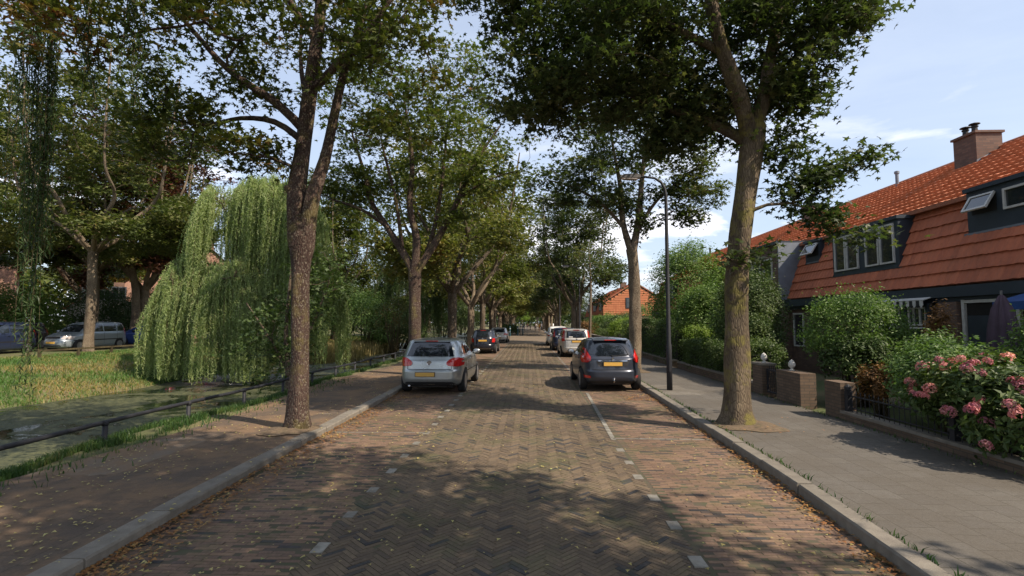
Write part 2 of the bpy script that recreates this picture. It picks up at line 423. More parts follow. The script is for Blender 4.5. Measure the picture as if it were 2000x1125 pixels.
# --- right foreground maple at (3.72, 9.4)
g2 = [[(0,0,-.1,.40),(0,0,.04,.34),(0,0,.2,.27),(0,0,.6,.23),(.0,0,1.3,.215),(.04,0,2.2,.195),(.12,.02,3.1,.188),(.22,.02,3.9,.185),(.33,.02,4.6,.19),(.42,0,5.2,.215),(.44,0,5.45,.21)],
      [(.36,.0,5.2,.16),(.15,-.2,5.8,.14),(-.15,-.4,6.4,.125),(-.38,-.5,7.1,.11),(-.5,-.4,8.2,.10),(-.6,-.2,9.6,.07),(-.5,0,11.2,.03)],
      [(.44,.0,5.4,.15),(.62,-.1,6.0,.12),(.74,-.1,6.7,.10),(.95,-.2,7.7,.08),(1.3,-.3,9.2,.05)],
      [(.3,.05,5.2,.11),(-.4,.3,5.7,.09),(-1.3,.6,6.2,.075),(-2.5,.7,6.8,.055),(-3.7,.6,7.3,.03)],
      [(-.3,-.4,6.7,.08),(-1.2,-.4,7.2,.065),(-2.3,-.7,7.8,.045),(-3.4,-.8,8.3,.025)],
      [(.3,.15,5.2,.10),(.1,1.0,6.0,.09),(-.3,2.0,6.9,.06),(-.6,2.8,8.0,.03)],
      [(.74,-.1,6.8,.06),(1.3,-.3,7.1,.045),(2.1,-.4,7.4,.03)],
      [(.24,-.05,3.8,.045),(.6,-.1,3.95,.03),(1.1,0,4.0,.022),(1.6,.1,4.2,.016),(2.2,.1,4.6,.01)]]
t2b = [(-.9,1.0,8.5,3.3,3.0,2.8,240),(-3.9,.5,8.6,1.3,1.3,1.1,45),(-3.4,.2,6.3,1.2,1.2,.8,44),(-2.4,.2,7.0,1.8,1.8,1.3,105),(-.8,.9,6.3,1.6,1.4,.8,50),(1.1,-.1,7.4,1.25,1.5,1.4,70),(2.2,-.2,7.5,.5,.7,.6,16),(.95,0,4.15,.3,.3,.2,5),(1.4,.05,4.35,.34,.3,.2,7),(1.85,.1,4.6,.32,.3,.2,6),(2.3,.1,4.8,.3,.3,.16,5),(2.65,.1,5.0,.16,.2,.1,2),(1.5,0,3.85,.35,.3,.16,6),(2.0,0,3.6,.3,.3,.16,5),(2.35,0,3.4,.16,.2,.08,2),(1.0,.05,4.9,.3,.25,.16,4),(.25,-.2,3.0,.5,.35,.14,5),(1.1,-.1,5.9,.55,.5,.5,18),(1.0,-.1,5.1,.35,.3,.3,8),(-.5,.6,5.6,.9,.8,.5,24)]
build_tree('maple_tree', (3.72, 9.4, .12), 'nearest maple on the garden side pavement, thick mossy trunk with a dark dense crown', 'tree', ROW_R, g2, t2b, 8,
           M['maple_dark'], M['bark_moss'], lsize=.155, per=66, spread=(.22, .11), shell=.35)
# --- second left maple, wide V of limbs
g3 = [[(0,0,-.1,.28),(0,0,.3,.235),(.0,0,1.5,.21),(-.02,0,3.0,.205),(-.03,0,3.7,.22)],
      [(-.03,0,3.6,.16),(-.5,.1,4.4,.13),(-1.1,.2,5.3,.11),(-1.7,.2,6.2,.09),(-2.0,.3,7.3,.07),(-2.6,.5,9.0,.03)],
      [(-.03,0,3.6,.17),(.05,-.1,4.8,.13),(-.2,-.2,6.0,.11),(-.1,-.3,7.6,.08),(-.4,-.4,9.8,.035)],
      [(0,0,3.6,.16),(.5,.1,4.4,.13),(1.0,.2,5.3,.11),(1.5,.1,6.3,.09),(2.1,.1,7.6,.06),(3.0,.2,9.0,.03)],
      [(.4,.1,4.3,.10),(.6,.6,5.6,.08),(.8,.9,7.4,.06),(.9,1.2,9.6,.03)],
      [(-1.1,.2,5.3,.07),(-2.0,-.2,5.9,.05),(-3.0,-.4,6.2,.03)],
      [(1.5,.1,6.3,.06),(2.6,-.2,6.9,.04),(3.7,-.3,7.2,.02)],
      [(-.5,.1,4.4,.08),(-.6,-.5,6.0,.06),(-1.0,-1.0,8.0,.035)]]
t3b = [(-.1,0,9.3,4.1,3.4,3.3,235),(-2.7,0,6.8,1.3,1.4,1.0,34),(2.6,-.2,7.2,1.6,1.4,1.0,36),(-.8,.3,7.0,1.8,1.6,.8,22),(1.2,.3,5.6,1.0,1,.4,9)]
build_tree('maple_tree', (-4.05, 18.1, .1), 'second maple on the canal pavement, bare limbs in a wide V behind the silver hatchback', 'tree', ROW_L, g3, t3b, 21,
           M['maple'], M['bark_left'], lsize=.18, per=48, spread=(.24, .12), shape='star', shell=.25)
# --- second right maple
g4 = [[(0,0,-.1,.30),(0,0,.3,.25),(.03,0,2,.22),(.02,0,3.8,.2),(-.06,0,4.6,.2)],
      [(-.06,0,4.5,.14),(-.35,.1,5.6,.11),(-.4,.2,7.0,.09),(-.7,.3,9.0,.05),(-.8,.3,10.8,.02)],
      [(-.02,0,4.5,.15),(.2,0,5.6,.12),(.35,-.1,7.2,.09),(.6,-.2,9.4,.04)],
      [(.1,0,5.2,.08),(.9,.1,6.4,.06),(1.9,.2,7.3,.04),(2.8,.2,8.0,.02)],
      [(-.3,.1,5.4,.08),(-1.2,.1,6.4,.06),(-2.3,.0,7.0,.04),(-3.2,.1,7.3,.02)]]
t4b = [(0,0,8.8,3.5,3.2,2.7,180),(-2.4,0,7.0,1.5,1.3,1.0,40),(2.3,0,6.9,1.4,1.3,1.0,40),(.5,0,5.6,.7,.6,.4,9),(-.6,0,6.4,1.2,1.2,.5,18),(1.9,0,5.9,.8,.8,.5,12)]
build_tree('maple_tree', (3.95, 19.4, .12), 'second maple on the garden side pavement, pale trunk behind the dark grey hatchback', 'tree', ROW_R, g4, t4b, 33,
           M['maple_dark'], M['bark_pale'], lsize=.19, per=50, spread=(.24, .12), shell=.3)
# --- left maple just behind the camera: its crown hangs into the top left of the view
g0 = [[(0,0,-.1,.30),(0,0,.3,.24),(0,0,2.5,.21),(0,0,3.6,.2)],
      [(0,0,3.6,.15),(-.6,1.0,5.2,.11),(-1.0,2.2,6.4,.07),(-1.4,3.6,7.2,.04)],
      [(0,0,3.6,.15),(.3,.6,5.4,.12),(.5,1.2,7.4,.07),(.4,1.6,9.5,.03)],
      [(0,0,3.6,.12),(-1.4,.2,5.4,.08),(-2.8,1.2,6.4,.05),(-3.6,2.6,7.0,.03)]]
build_tree('maple_tree', (-4.1, -.2, .1), 'maple on the canal pavement beside the viewpoint, only its dark overhanging boughs showing', 'tree', ROW_L, g0,
           [(-1.2,2.6,6.9,2.6,1.9,1.3,110),(-.3,.8,8.2,2.8,2.4,2.2,70),(-3.0,3.2,6.3,1.3,1.3,.8,36)], 41, M['maple_dark'], M['bark_left'], lsize=.145, per=52, spread=(.2, .1))
# --- right row trees at and behind the viewpoint: they throw the shade on the near road
gb = [[(0,0,-.1,.30),(0,0,.3,.24),(0,0,2.5,.21),(0,0,3.8,.2)],
      [(0,0,3.7,.14),(-.8,.3,5.4,.10),(-1.4,.4,7.4,.06),(-1.6,.5,9.4,.03)],
      [(0,0,3.7,.14),(.5,-.4,5.6,.10),(.9,-.6,7.6,.06),(1.0,-.8,9.8,.03)],
      [(0,0,3.7,.12),(.2,.6,5.8,.09),(.1,.8,8.0,.05),(.0,.9,10.2,.02)]]
build_tree('maple_tree', (4.0, -1.2, .12), 'garden side maple level with the viewpoint, shading the near paving', 'tree', ROW_R, gb,
           [(1.3,1.0,7.9,4.3,3.1,2.8,250),(-.6,2.9,9.6,3.2,2.3,2.2,125)], 52, M['maple_dark'], M['bark_pale'], shape='three', lsize=.21, per=62, spread=(.27, .13), shell=.2)
build_tree('maple_tree', (4.0, -10.2, .12), 'garden side maple a row place behind the viewpoint', 'tree', ROW_R, gb,
           [(.6,.1,8.0,4.2,4.2,3.0,300)], 53, M['maple_dark'], M['bark_pale'], shape='three', lsize=.23, per=46, spread=(.28, .15))
# --- row variants shared by the farther maples
def variant(name, loc, label, grp, seed, lm, bm_, fork, w, h, nt=240):
    rng = random.Random(seed)
    g = [[(0,0,-.1,.30),(0,0,.3,.25),(.02,0,fork*.5,.225),(0,0,fork,.23)]]
    for k in range(6):
        a = k * math.pi / 3 + rng.uniform(-.4, .4); s = rng.uniform(.7, 1.1) * w
        g.append([(0,0,fork-.1,.14),(.22*s*math.cos(a),.22*s*math.sin(a),fork+1.1,.115),(.5*s*math.cos(a+.2),.5*s*math.sin(a+.2),fork+2.7,.09),
                  (.68*s*math.cos(a),.68*s*math.sin(a),fork+4.4,.06),(.8*s*math.cos(a),.8*s*math.sin(a),h-1.5,.03)])
    b = [(0,0,fork+(h-fork)*.62,w,w,(h-fork)*.47,nt)]
    for k in range(5):
        a = rng.uniform(0, 6.28); b.append((w*.75*math.cos(a), w*.75*math.sin(a), fork+1.9+rng.uniform(-.4, 1.4), 1.5, 1.5, 1.0, 26))
    for k in range(4 if fork < 5 else 16):
        a = rng.uniform(0, 6.28) if fork < 5 else k * .6; q_ = .6 if fork < 5 else .45 + .4 * (k % 3) / 2
        b.append((w*q_*math.cos(a), w*q_*math.sin(a), fork+1.0+rng.uniform(-.3, .6) * (1 if fork < 5 else 2), 1.0 + .5*(fork > 5), 1.0 + .5*(fork > 5), .6, 11 if fork < 5 else 20))
    return build_tree(name, loc, label, 'tree', grp, g, b, seed, lm, bm_, shape='three', lsize=.25, per=48, spread=(.3, .16), shell=.22)
vA = variant('maple_tree', (-4.1, 27.2, .1), 'third maple on the canal pavement, level with the black hatchback', ROW_L, 61, M['maple_olive'], M['bark'], 3.4, 4.9, 12.5)
vB = variant('maple_tree', (-4.1, 36.0, .1), 'fourth maple on the canal pavement, pale limbs leaning apart', ROW_L, 62, M['maple_olive'], M['bark_pale'], 3.0, 5.1, 13.4)
vC = variant('maple_tree', (3.95, 45.5, .12), 'round crowned grey green maple with a twin trunk beyond the second street lamp', ROW_R, 63, M['maple_dark'], M['bark_pale'], 3.2, 4.7, 13.8, 400)
vD = variant('maple_tree', (-24.2, 27.5, .28), 'tall olive maple on the far bank beside the grey people carrier', 'trees on the far bank of the canal', 64, M['maple_olive'], M['bark_pale'], 5.6, 6.0, 17, 330)
mb = MB(); mb.tube([(.55,.1,-.1),(.5,.1,.6),(.42,.1,1.8),(.5,.1,3.2),(.75,.1,4.6),(1.0,.2,6.5)], [.27,.23,.22,.2,.15,.09], 14); mb.build('trunk', M['bark_pale'], vC, True)
ordn = ['fifth','sixth','seventh','eighth','ninth','tenth','eleventh','twelfth','thirteenth','fourteenth','fifteenth','sixteenth']
rr_ = random.Random(5)
for i in range(12):
    c = copy_tree([vA, vB][i % 2]); y = 45 + 9 * i
    c.location = (-4.1 + rr_.uniform(-.15, .15), y, .1); c.rotation_euler.z = rr_.uniform(0, 6.28); s = rr_.uniform(.9, 1.05); c.scale = (s, s, s)
    c['label'] = ordn[i] + ' maple along the canal pavement, counting from the forked one'
for i in range(9):
    c = copy_tree([vC, vB, vC][i % 3]); y = 72.5 + 9 * i
    c.location = (3.95 + rr_.uniform(-.15, .15), y, .12); c.rotation_euler.z = rr_.uniform(0, 6.28); s = rr_.uniform(.88, 1.02); c.scale = (s, s, s)
    c['label'] = ['first','second','third','fourth','fifth','sixth','seventh','eighth','ninth'][i] + ' maple beyond the twin trunked one on the garden side pavement'
    c['group'] = ROW_R
# end of the avenue and trees across the canal
def place(src, loc, rz, s, label, grp, mats=None, name=None):
    c = copy_tree(src); c.location = loc; c.rotation_euler.z = rz; c.scale = (s[0], s[0], s[1]) if isinstance(s, tuple) else (s, s, s)
    c['label'] = label; c['group'] = grp
    if name: c.name = name
    if mats:
        for ch in c.children:
            if ch.name.startswith('crown'):
                ch.material_slots[0].link = 'OBJECT'; ch.material_slots[0].material = mats
    return c
END = 'trees closing the far end of the street'
for i, (x, y, s, mm, lb) in enumerate([(-10, 168, 1.1, None, 'broad tree closing the left side of the street end'), (9, 172, 1.2, 'maple_dark', 'dark tree closing the right side of the street end'),
        (-2.5, 190, .62, 'shrub_gold', 'bright lime green tree in the opening at the end of the street'), (3.5, 205, 1.0, 'maple_olive', 'olive tree straight beyond the end of the street'), (-6, 220, 1.2, 'maple_dark', 'tallest dark tree far beyond the end of the street')]):
    place([vA, vC][i % 2], (x, y, 0), i * 1.3, s, lb, END, M[mm] if mm else None)
for i, (x, y, s_, mm, lb) in enumerate([(-22, 185, 1.2, 'maple_dark', 'dark tree far left of the street end'), (-38, 170, 1.3, 'maple', 'tree furthest left on the skyline behind the canal'), (22, 190, 1.2, 'maple_dark', 'dark tree far right of the street end'), (38, 185, 1.2, 'maple', 'tree behind the far roofs'), (0, 240, 1.5, 'maple_dark', 'large dark tree closing the view at the very end'), (-14, 235, 1.4, 'maple', 'large green tree at the very end left'), (13, 238, 1.4, 'maple_olive', 'large olive tree at the very end right'), (56, 170, 1.2, 'maple', 'tree far right beyond the gardens')]):
    place([vA, vC][i % 2], (x, y, -3), i * 1.7, s_, lb, END, M[mm])
FARB = 'trees on the far bank of the canal'
far = [(-30.5, 35, .95, 'maple_dark', 3, 'dark maple behind the silver people carrier'),
       (-33, 26, .95, 'maple_olive', 3, 'olive maple behind the dark car at the left edge'),
       (-28.5, 37, 1.25, 'copper', 2, 'copper leaved tree right of the people carrier behind the willow'),
       (-40, 36, 1.1, 'maple_dark', 3, 'broad dark tree far behind the parked cars at the left'),
       (-19, 50, 1.15, 'maple', 2, 'green tree behind the large weeping willow'),
       (-27, 60, 1.2, 'maple_olive', 1, 'tall olive tree far behind the willow'),
       (-16.5, 62, .95, 'maple', 0, 'leafy tree on the far bank between willow and canal pavement maples'),
       (-13.5, 78, 1.0, 'maple_dark', 2, 'dark tree on the far bank further along the canal'),
       (-18, 92, 1.2, 'maple_olive', 1, 'tall tree far along the opposite bank'),
       (-14, 112, 1.1, 'maple_dark', 0, 'dark tree furthest along the opposite bank'),
       (-11.5, 56, .7, 'maple', 1, 'small tree leaning over the canal bend'),
       (-45, 50, 1.3, 'maple', 0, 'large green tree far behind the left houses'),
       (-34, 78, 1.3, 'maple_dark', 2, 'large dark tree on the skyline behind the willow')]
for i, (x, y, s, mm, v, lb) in enumerate(far):
    place([vA, vB, vC, vD][v], (x, y, .3), i * 2.1, s, lb, FARB, M[mm])
# thin street tree beyond the second lamp
gt = [[(0,0,-.1,.12),(0,0,.4,.10),(.05,0,2.5,.09),(.1,0,4.5,.07),(0,0,7,.03)]]
build_tree('young_maple', (4.3, 36.5, .12), 'slim pale trunked young maple between the twin trunk and the second garden side maple', 'tree', None, gt,
           [(0,0,6.2,1.5,1.5,1.5,90)], 71, M['maple_dark'], M['bark_pale'], shape='three', lsize=.2, per=16)
# dark sapling on the near bank
gs = [[(0,0,-.7,.10),(0,0,.6,.08),(-.1,0,1.8,.06),(0,0,3.6,.03)], [(0,0,.6,.05),(-.6,0,1.6,.035),(-1.2,-.2,2.6,.02)], [(0,0,.8,.05),(.6,0,1.8,.035),(1.1,.1,3.2,.02)]]
build_tree('young_tree', (-7.0, 14.8, -.1), 'dark leaved young tree on the canal edge behind the forked maple', 'tree', None, gs,
           [(-.1,0,1.9,1.15,.8,1.1,50),(.9,0,3.1,.75,.7,1.2,50),(-.6,-.1,1.0,.8,.6,.9,24)], 72, M['shrub'], M['bark'], shape='star', lsize=.15, per=26, spread=(.17, .12))

# ------------------------------------------------------------------ weeping willows
def willow(loc, label, domes, seed, lm, nstr, trunk_r=.3, lsize=.13, group='weeping willows over the canal', trunk=((0, 0, -.5), (.2, .1, 2.5)), step=.05, dens=1.0, bundles=()):
    """domes: (cx, cy, ztop, rx, ry, zbottom): strands hang from the dome surface"""
    rng = np.random.default_rng(seed); root = thing('weeping_willow', loc, label, 'tree', group)
    guides = [[(trunk[0][0], trunk[0][1], trunk[0][2], trunk_r), (trunk[1][0]*.6, trunk[1][1]*.6, trunk[1][2]*.6, trunk_r*.85), (*trunk[1], trunk_r*.8)]]
    tg = []; pos = []; dirs = []; siz = []; strands = MB()
    for (cx, cy, zt, rx, ry, zb, share) in domes:
        guides.append([(*trunk[1], trunk_r*.6), ((trunk[1][0]+cx)/2, (trunk[1][1]+cy)/2, (trunk[1][2]+zt-1.2)/2, trunk_r*.4), (cx, cy, zt-1.2, trunk_r*.25)])
        nclump = max(6, int(62 * share))
        cl = []
        for k in range(nclump):
            a = rng.random() * 2 * math.pi; r = math.sqrt(rng.random()) * .97
            cl.append((a, r))
        for k in range(int(nstr * share)):
            a, r = cl[rng.integers(nclump)]
            x = cx + rx * r * math.cos(a) + rng.normal() * .15; y = cy + ry * r * math.sin(a) + rng.normal() * .15
            rr = min(1.1, math.hypot((x-cx)/rx, (y-cy)/ry))
            z = zt - (zt - zb) * .26 * rr ** 3.6 + rng.normal() * .12 + (zt - zb) * .13 * mnoise.noise(Vector((x*.9, y*.9, seed)))
            if k % 9 == 0: tg.append((x, y, z))
            L = min(z - zb, (1.4 + 2.6 * rng.random()) * (1.25 if rr > .6 else .8)) 
            if rr > .75 and rng.random() < .5: L = (z - zb) * (.75 + .28 * rng.random())
            n = int(L / step * dens); s = np.arange(n) / max(n, 1)
            ox = math.cos(a) * .35 * rr; oy = math.sin(a) * .35 * rr; w = rng.normal(size=2) * .1
            px = x + ox * (1 - (1 - s) ** 3) + w[0] * np.sin(s * 3) + rng.normal(size=n) * .02
            py = y + oy * (1 - (1 - s) ** 3) + w[1] * np.sin(s * 3) + rng.normal(size=n) * .02
            pz = z - s * L
            pos.append(np.stack([px, py, pz], 1))
            d = rng.normal(size=(n, 3)) * .6 + [0, 0, -1]; dirs.append(d)
            siz.append(np.full(n, lsize) * (.7 + .6 * rng.random(n)))
            if k % 4 == 0 and n > 3:
                strands.tube([(px[0], py[0], z), (px[n//3], py[n//3], pz[n//3]), (px[2*n//3], py[2*n//3], pz[2*n//3]), (px[-1], py[-1], pz[-1])], [.008, .006, .004, .003], 3, cap=False)
    for (bx, by, zt, zb, wd, nb) in bundles:
        guides.append([(*trunk[1], trunk_r*.4), ((trunk[1][0]+bx)/2, (trunk[1][1]+by)/2, zt + .3, .06), (bx, by, zt + .05, .02)])
        for k in range(nb):
            x = bx + rng.normal() * wd; y = by + rng.normal() * wd; z = zt - .3 * rng.random(); L = (zt - zb) * (.55 + .45 * rng.random())
            n = int(L / step); s = np.arange(n) / n; w = rng.normal(size=2) * .05
            pos.append(np.stack([x + w[0]*np.sin(s*4) + rng.normal(size=n)*.02, y + w[1]*np.sin(s*4) + rng.normal(size=n)*.02, z - s*L], 1))
            dirs.append(rng.normal(size=(n, 3)) * .45 + [0, 0, -1]); siz.append(np.full(n, lsize))
            strands.tube([(x, y, z), (x + w[0]*.9, y + w[1]*.9, z - L*.4), (x - w[0]*.5, y - w[1]*.5, z - L)], [.008, .005, .003], 3, cap=False)
    chains, _ = grow(guides, np.array(tg), rng, .35, tip=.01)
    link('trunk', bark_mesh('trunk', chains, rng), M['twig'], root, True)
    pos = np.concatenate(pos); dirs = np.concatenate(dirs); siz = np.concatenate(siz)
    V, F = leaves_np(pos, siz, 'thin', rng, 0.0, yaw=dirs)
    link('crown', np_mesh('crown', V, F), lm, root)
    strands.build('strands', M['twig'], root, fix=False)['kind'] = 'stuff'
    return root
willow((-12.4, 22.2, -.3), 'large pale green weeping willow leaning over the water', [(.7, .2, 8.6, 2.4, 2.2, .3, .75), (1.9, 0, 7.9, 1.9, 1.8, .4, .4), (-1.1, .1, 8.1, 1.3, 1.5, 3.1, .3), (-2.35, -.1, 4.8, 1.25, 1.5, -.05, .4), (2.6, -.3, 5.9, 1.5, 1.4, .1, .35), (-.3, -1.2, 4.6, 1.9, 1.2, -.1, .4)],
       81, M['willow'], 2100, lsize=.15, trunk=((.3, .6, -.4), (.2, .4, 2.8)), step=.045)
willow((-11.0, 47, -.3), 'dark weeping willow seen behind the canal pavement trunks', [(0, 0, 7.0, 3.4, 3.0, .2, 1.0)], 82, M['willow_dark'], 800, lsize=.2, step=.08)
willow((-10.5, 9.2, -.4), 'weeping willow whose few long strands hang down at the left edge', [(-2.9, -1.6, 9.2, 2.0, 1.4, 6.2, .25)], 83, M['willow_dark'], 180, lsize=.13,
       trunk=((-4.5, -2, -.2), (-3.8, -1.9, 4.0)), bundles=[(2.45, -1.2, 8.6, 1.1, .085, 22), (2.3, -1.4, 8.6, 3.6, .08, 8), (4.15, -2.2, 7.6, 5.2, .06, 8), (4.75, -2.2, 7.6, 5.4, .06, 7)])

def wood(name, label, box, n, size, lm, seed, hfun):
    rng = np.random.default_rng(seed); (xa, ya), (xb, yb), dep = box; t_ = rng.random(n); d_ = rng.random(n) * dep
    L = math.hypot(xb-xa, yb-ya); nx, ny = -(yb-ya)/L, (xb-xa)/L
    P = np.stack([xa + (xb-xa)*t_ + nx*d_, ya + (yb-ya)*t_ + ny*d_, np.zeros(n)], 1)
    hh = np.array([hfun * (.72 + .38 * mnoise.noise(Vector((t*L*.11, seed, 0))) + .22 * mnoise.noise(Vector((t*L*.4, seed, 4)))) for t in t_])
    P[:, 2] = hh * rng.random(n) ** .55
    V, F = leaves_np(P, size*(.6+.7*rng.random(n)), 'three', rng, .35)
    tag(link(name, np_mesh(name, V, F), lm), label, 'wood', None, 'stuff')
wood('woodland', 'dark mass of trees and undergrowth closing the end of the street', ((-75, 215), (75, 215), 14), 26000, 1.1, M['shrub'], 1, 9)
wood('woodland', 'mass of trees and shrubs behind the houses across the canal', ((-75, 30), (-30, 110), 12), 26000, .9, M['maple'], 2, 13)
# ------------------------------------------------------------------ ground, road, canal
KR = [(-8, 2.55), (0, 2.75), (3.9, 2.86), (6.3, 3.04), (12, 3.18), (14.4, 3.25), (30, 3.35), (300, 3.35)]
KL = [(-8, -3.4), (3.9, -3.45), (6.3, -3.53), (14, -3.57), (30, -3.6), (300, -3.6)]
kr = lambda y: lerp_tab(KR, y)
kl = lambda y: lerp_tab(KL, y)
def strip(name, xa, xb, ys, z, m, kind='structure', nx=1):
    v = []; f = []
    for y in ys:
        a, b = xa(y), xb(y)
        for i in range(nx + 1):
            x = a + (b - a) * i / nx; v.append((x, y, z(x, y) if callable(z) else z))
    for j in range(len(ys) - 1):
        for i in range(nx):
            p = j * (nx + 1) + i; f.append((p, p + 1, p + nx + 2, p + nx + 1))
    mb = MB(); mb.add(v, f); o = mb.build(name, m, None, True); tag(o, kind=kind); return o

def soil_mat():
    m, t = newmat('ground_grass_soil')
    n = t.noise(t.pos, .35, 5); n2 = t.noise(t.pos, 5, 5, .7)
    c = t.mix(t.ramp(n, [(.4, 0), (.6, 1)]), (.06, .085, .022), (.13, .11, .05))
    c = t.mix(t.ramp(n2, [(.45, 0), (.7, .6)]), c, (.09, .065, .038))
    t.link(c, t.b.inputs['Base Color']); t.b.inputs['Roughness'].default_value = .95
    bump(t, n2, .6, .05); return m
M['soil'] = soil_mat()
# terrain: one sheet whose cross-section holds the canal
XS = [(-900, 1.0), (-60, .5), (-36, .32), (-22.5, .3), (-21, .27), (-19.0, .12), (-17, -.18), (-15.7, -.45), (-15.1, -.62), (-14.7, -.95), (-11, -1.3), (-8.3, -1.1), (-7.9, -.75), (-7.4, -.45), (-6.9, -.06), (-6.5, .07), (-6.0, .085), (-5.9, -.03), (-3.5, -.04), (0, -.04), (2.9, -.04), (5.8, -.04), (6.2, .08), (10, .08), (30, .08), (80, .1), (900, 1.0)]
ys = [-120, -40, -15, -6] + [i * .75 for i in range(-4, 80)] + list(range(62, 180, 6)) + [260, 500, 900]
xsd = []
for (a, za), (b, zb) in zip(XS, XS[1:]):
    k = 1 if (b - a) > 6 else max(1, int((b - a) / .35)) if -17.5 < a < -5.9 else 1
    for i in range(k): xsd.append((a + (b-a)*i/k, za + (zb-za)*i/k))
xsd.append(XS[-1])
v = []; f = []
for y in ys:
    for x, z in xsd:
        dz = 0
        if -22 < x < -6.4: dz = .09 * (mnoise.noise(Vector((x*.7, y*.5, 0))) + .6 * mnoise.noise(Vector((x*2, y*1.7, 3))))
        sh = 0
        if -17 < x < -14: sh = .7 * mnoise.noise(Vector((0, y*.12, 7)))
        v.append((x + sh, y, z + dz))
W_ = len(xsd)
for j in range(len(ys) - 1):
    for i in range(W_ - 1):
        p = j * W_ + i; f.append((p, p+1, p+W_+1, p+W_))
mb = MB(); mb.add(v, f); g = mb.build('ground', M['soil'], None, True, fix=False); tag(g, kind='structure')

def water_mat():
    m, t = newmat('canal_water')
    n = t.noise(t.pos, .5, 6, .65, .6); n2 = t.noise(t.pos, 9, 4, .7)
    fac = t.ramp(n, [(.43, 0), (.52, 1)])
    weed = t.mix(t.ramp(n2, [(.3, 0), (.7, 1)]), (.035, .045, .016), (.10, .10, .04))
    fm = t.n('ShaderNodeMath', operation='MULTIPLY'); t.link(fac, fm.inputs[0]); t.link(t.ramp(n2, [(.35, .25), (.6, 1)]), fm.inputs[1])
    t.link(t.mix(fm.outputs[0], (.012, .018, .012), weed), t.b.inputs['Base Color'])
    t.link(t.ramp(fm.outputs[0], [(0, .03), (.6, .7)]), t.b.inputs['Roughness'])
    bump(t, t.noise(t.pos, 5, 3), .12, .03); return m
M['water'] = water_mat()
mb = MB(); mb.add([(-17, -60, -.6), (-6.5, -60, -.6), (-6.5, 260, -.6), (-17, 260, -.6)], [(0, 1, 2, 3)])
tag(mb.build('water', M['water']), kind='structure')

# --- brick paving
def brick_mat(name, c1, c2, c3, moss=.5):
    m, t = newmat(name)
    c = t.ramp(t.isl, [(0, c1), (.35, c2), (.7, c3), (.9, c1), (.97, (.05, .048, .048))])
    n = t.noise(t.pos, 40, 4, .7); c = t.mix(1.0, c, t.ramp(n, [(.3, .75), (.7, 1.15)]), 'MULTIPLY')
    big = t.noise(t.pos, .45, 4, .6)
    c = t.mix(1.0, c, t.ramp(big, [(.3, .7), (.7, 1.25)]), 'MULTIPLY')
    gr = t.noise(t.pos, 1.1, 6, .75, .3)
    c = t.mix(t.ramp(gr, [(.5, 0), (.68, moss)]), c, (.07, .085, .03))
    c = t.mix(t.ramp(t.noise(t.pos, 7, 6, .8), [(.56, 0), (.7, .45)]), c, (.19, .15, .10))
    t.link(c, t.b.inputs['Base Color']); t.b.inputs['Roughness'].default_value = .85; t.b.inputs['Specular IOR Level'].default_value = .25
    bump(t, n, .35, .006); return m
M['brick_road'] = brick_mat('road_clinker', (.125, .094, .064), (.155, .115, .075), (.10, .076, .055), .55)
M['brick_park'] = brick_mat('parking_clinker', (.17, .11, .076), (.21, .137, .09), (.135, .09, .068), .65)
def joint_mat():
    m, t = newmat('paving_joint')
    n = t.noise(t.pos, 3, 6, .7)
    t.link(t.mix(t.ramp(n, [(.42, 0), (.6, 1)]), (.075, .058, .04), (.06, .062, .03)), t.b.inputs['Base Color']); t.b.inputs['Roughness'].default_value = 1
    return m
M['joint'] = joint_mat()
def bricks_mesh(name, cx, cy, ang, L, Wd, zf, gap=.007, rng=None, zj=.0022, bev=.005):
    """cx, cy centres; ang rotation; build bevelled-top bricks"""
    N = len(cx); l = L/2 - gap/2; w = Wd/2 - gap/2
    loc = np.array([(-l,-w,-.02),(l,-w,-.02),(l,w,-.02),(-l,w,-.02),(-l+bev,-w+bev,0),(l-bev,-w+bev,0),(l-bev,w-bev,0),(-l+bev,w-bev,0)])
    F = np.array([(4,5,6,7),(0,1,5,4),(1,2,6,5),(2,3,7,6),(3,0,4,7)])
    ang = ang + rng.normal(size=N) * .012; ca = np.cos(ang)[:, None]; sa = np.sin(ang)[:, None]
    tx = rng.normal(size=N)[:, None] * .012; z0 = zf + rng.normal(size=N) * zj
    X = loc[None, :, 0] * ca - loc[None, :, 1] * sa + cx[:, None]; Y = loc[None, :, 0] * sa + loc[None, :, 1] * ca + cy[:, None]
    Z = loc[None, :, 2] + z0[:, None] + loc[None, :, 0] * tx
    V = np.stack([X, Y, Z], 2).reshape(-1, 3); FF = (F[None] + (np.arange(N) * 8)[:, None, None]).reshape(-1, 4)
    return np_mesh(name, V, FF)
rng = np.random.default_rng(11)
YB = 46
Lb, Wb = .20, .05; n3 = 4
I, J = np.meshgrid(np.arange(-80, 700), np.arange(-60, 60), indexing='ij'); I = I.ravel(); J = J.ravel()
cxs = []; cys = []; an = []
bx = I * 1 + J * n3; by = I * 1 - J * n3
for (ox, oy, a) in ((n3/2, .5, 0.0), (.5, 1 + n3/2, math.pi/2)):
    x = (bx + ox) * Wb; y = (by + oy) * Wb
    # rotate so that (1,1) points along the street
    c45 = math.cos(math.pi/4); X = x * c45 - y * c45; Y = x * c45 + y * c45
    k = (Y > -2) & (Y < YB) & (X > -1.86) & (X < 1.45)
    cxs.append(X[k]); cys.append(Y[k]); an.append(np.full(k.sum(), a + math.pi/4))
cx = np.concatenate(cxs); cy = np.concatenate(cys); an = np.concatenate(an)
camber = lambda x: .03 - .006 * x * x / 1.4
und = lambda x, y: .006 * np.sin(x * 1.9 + y * .7) + .005 * np.sin(y * 1.3 - x)
me = bricks_mesh('road', cx, cy, an, Lb, Wb, .012 + und(cx, cy) * .5, gap=.004, rng=rng, zj=.0012, bev=.0016)
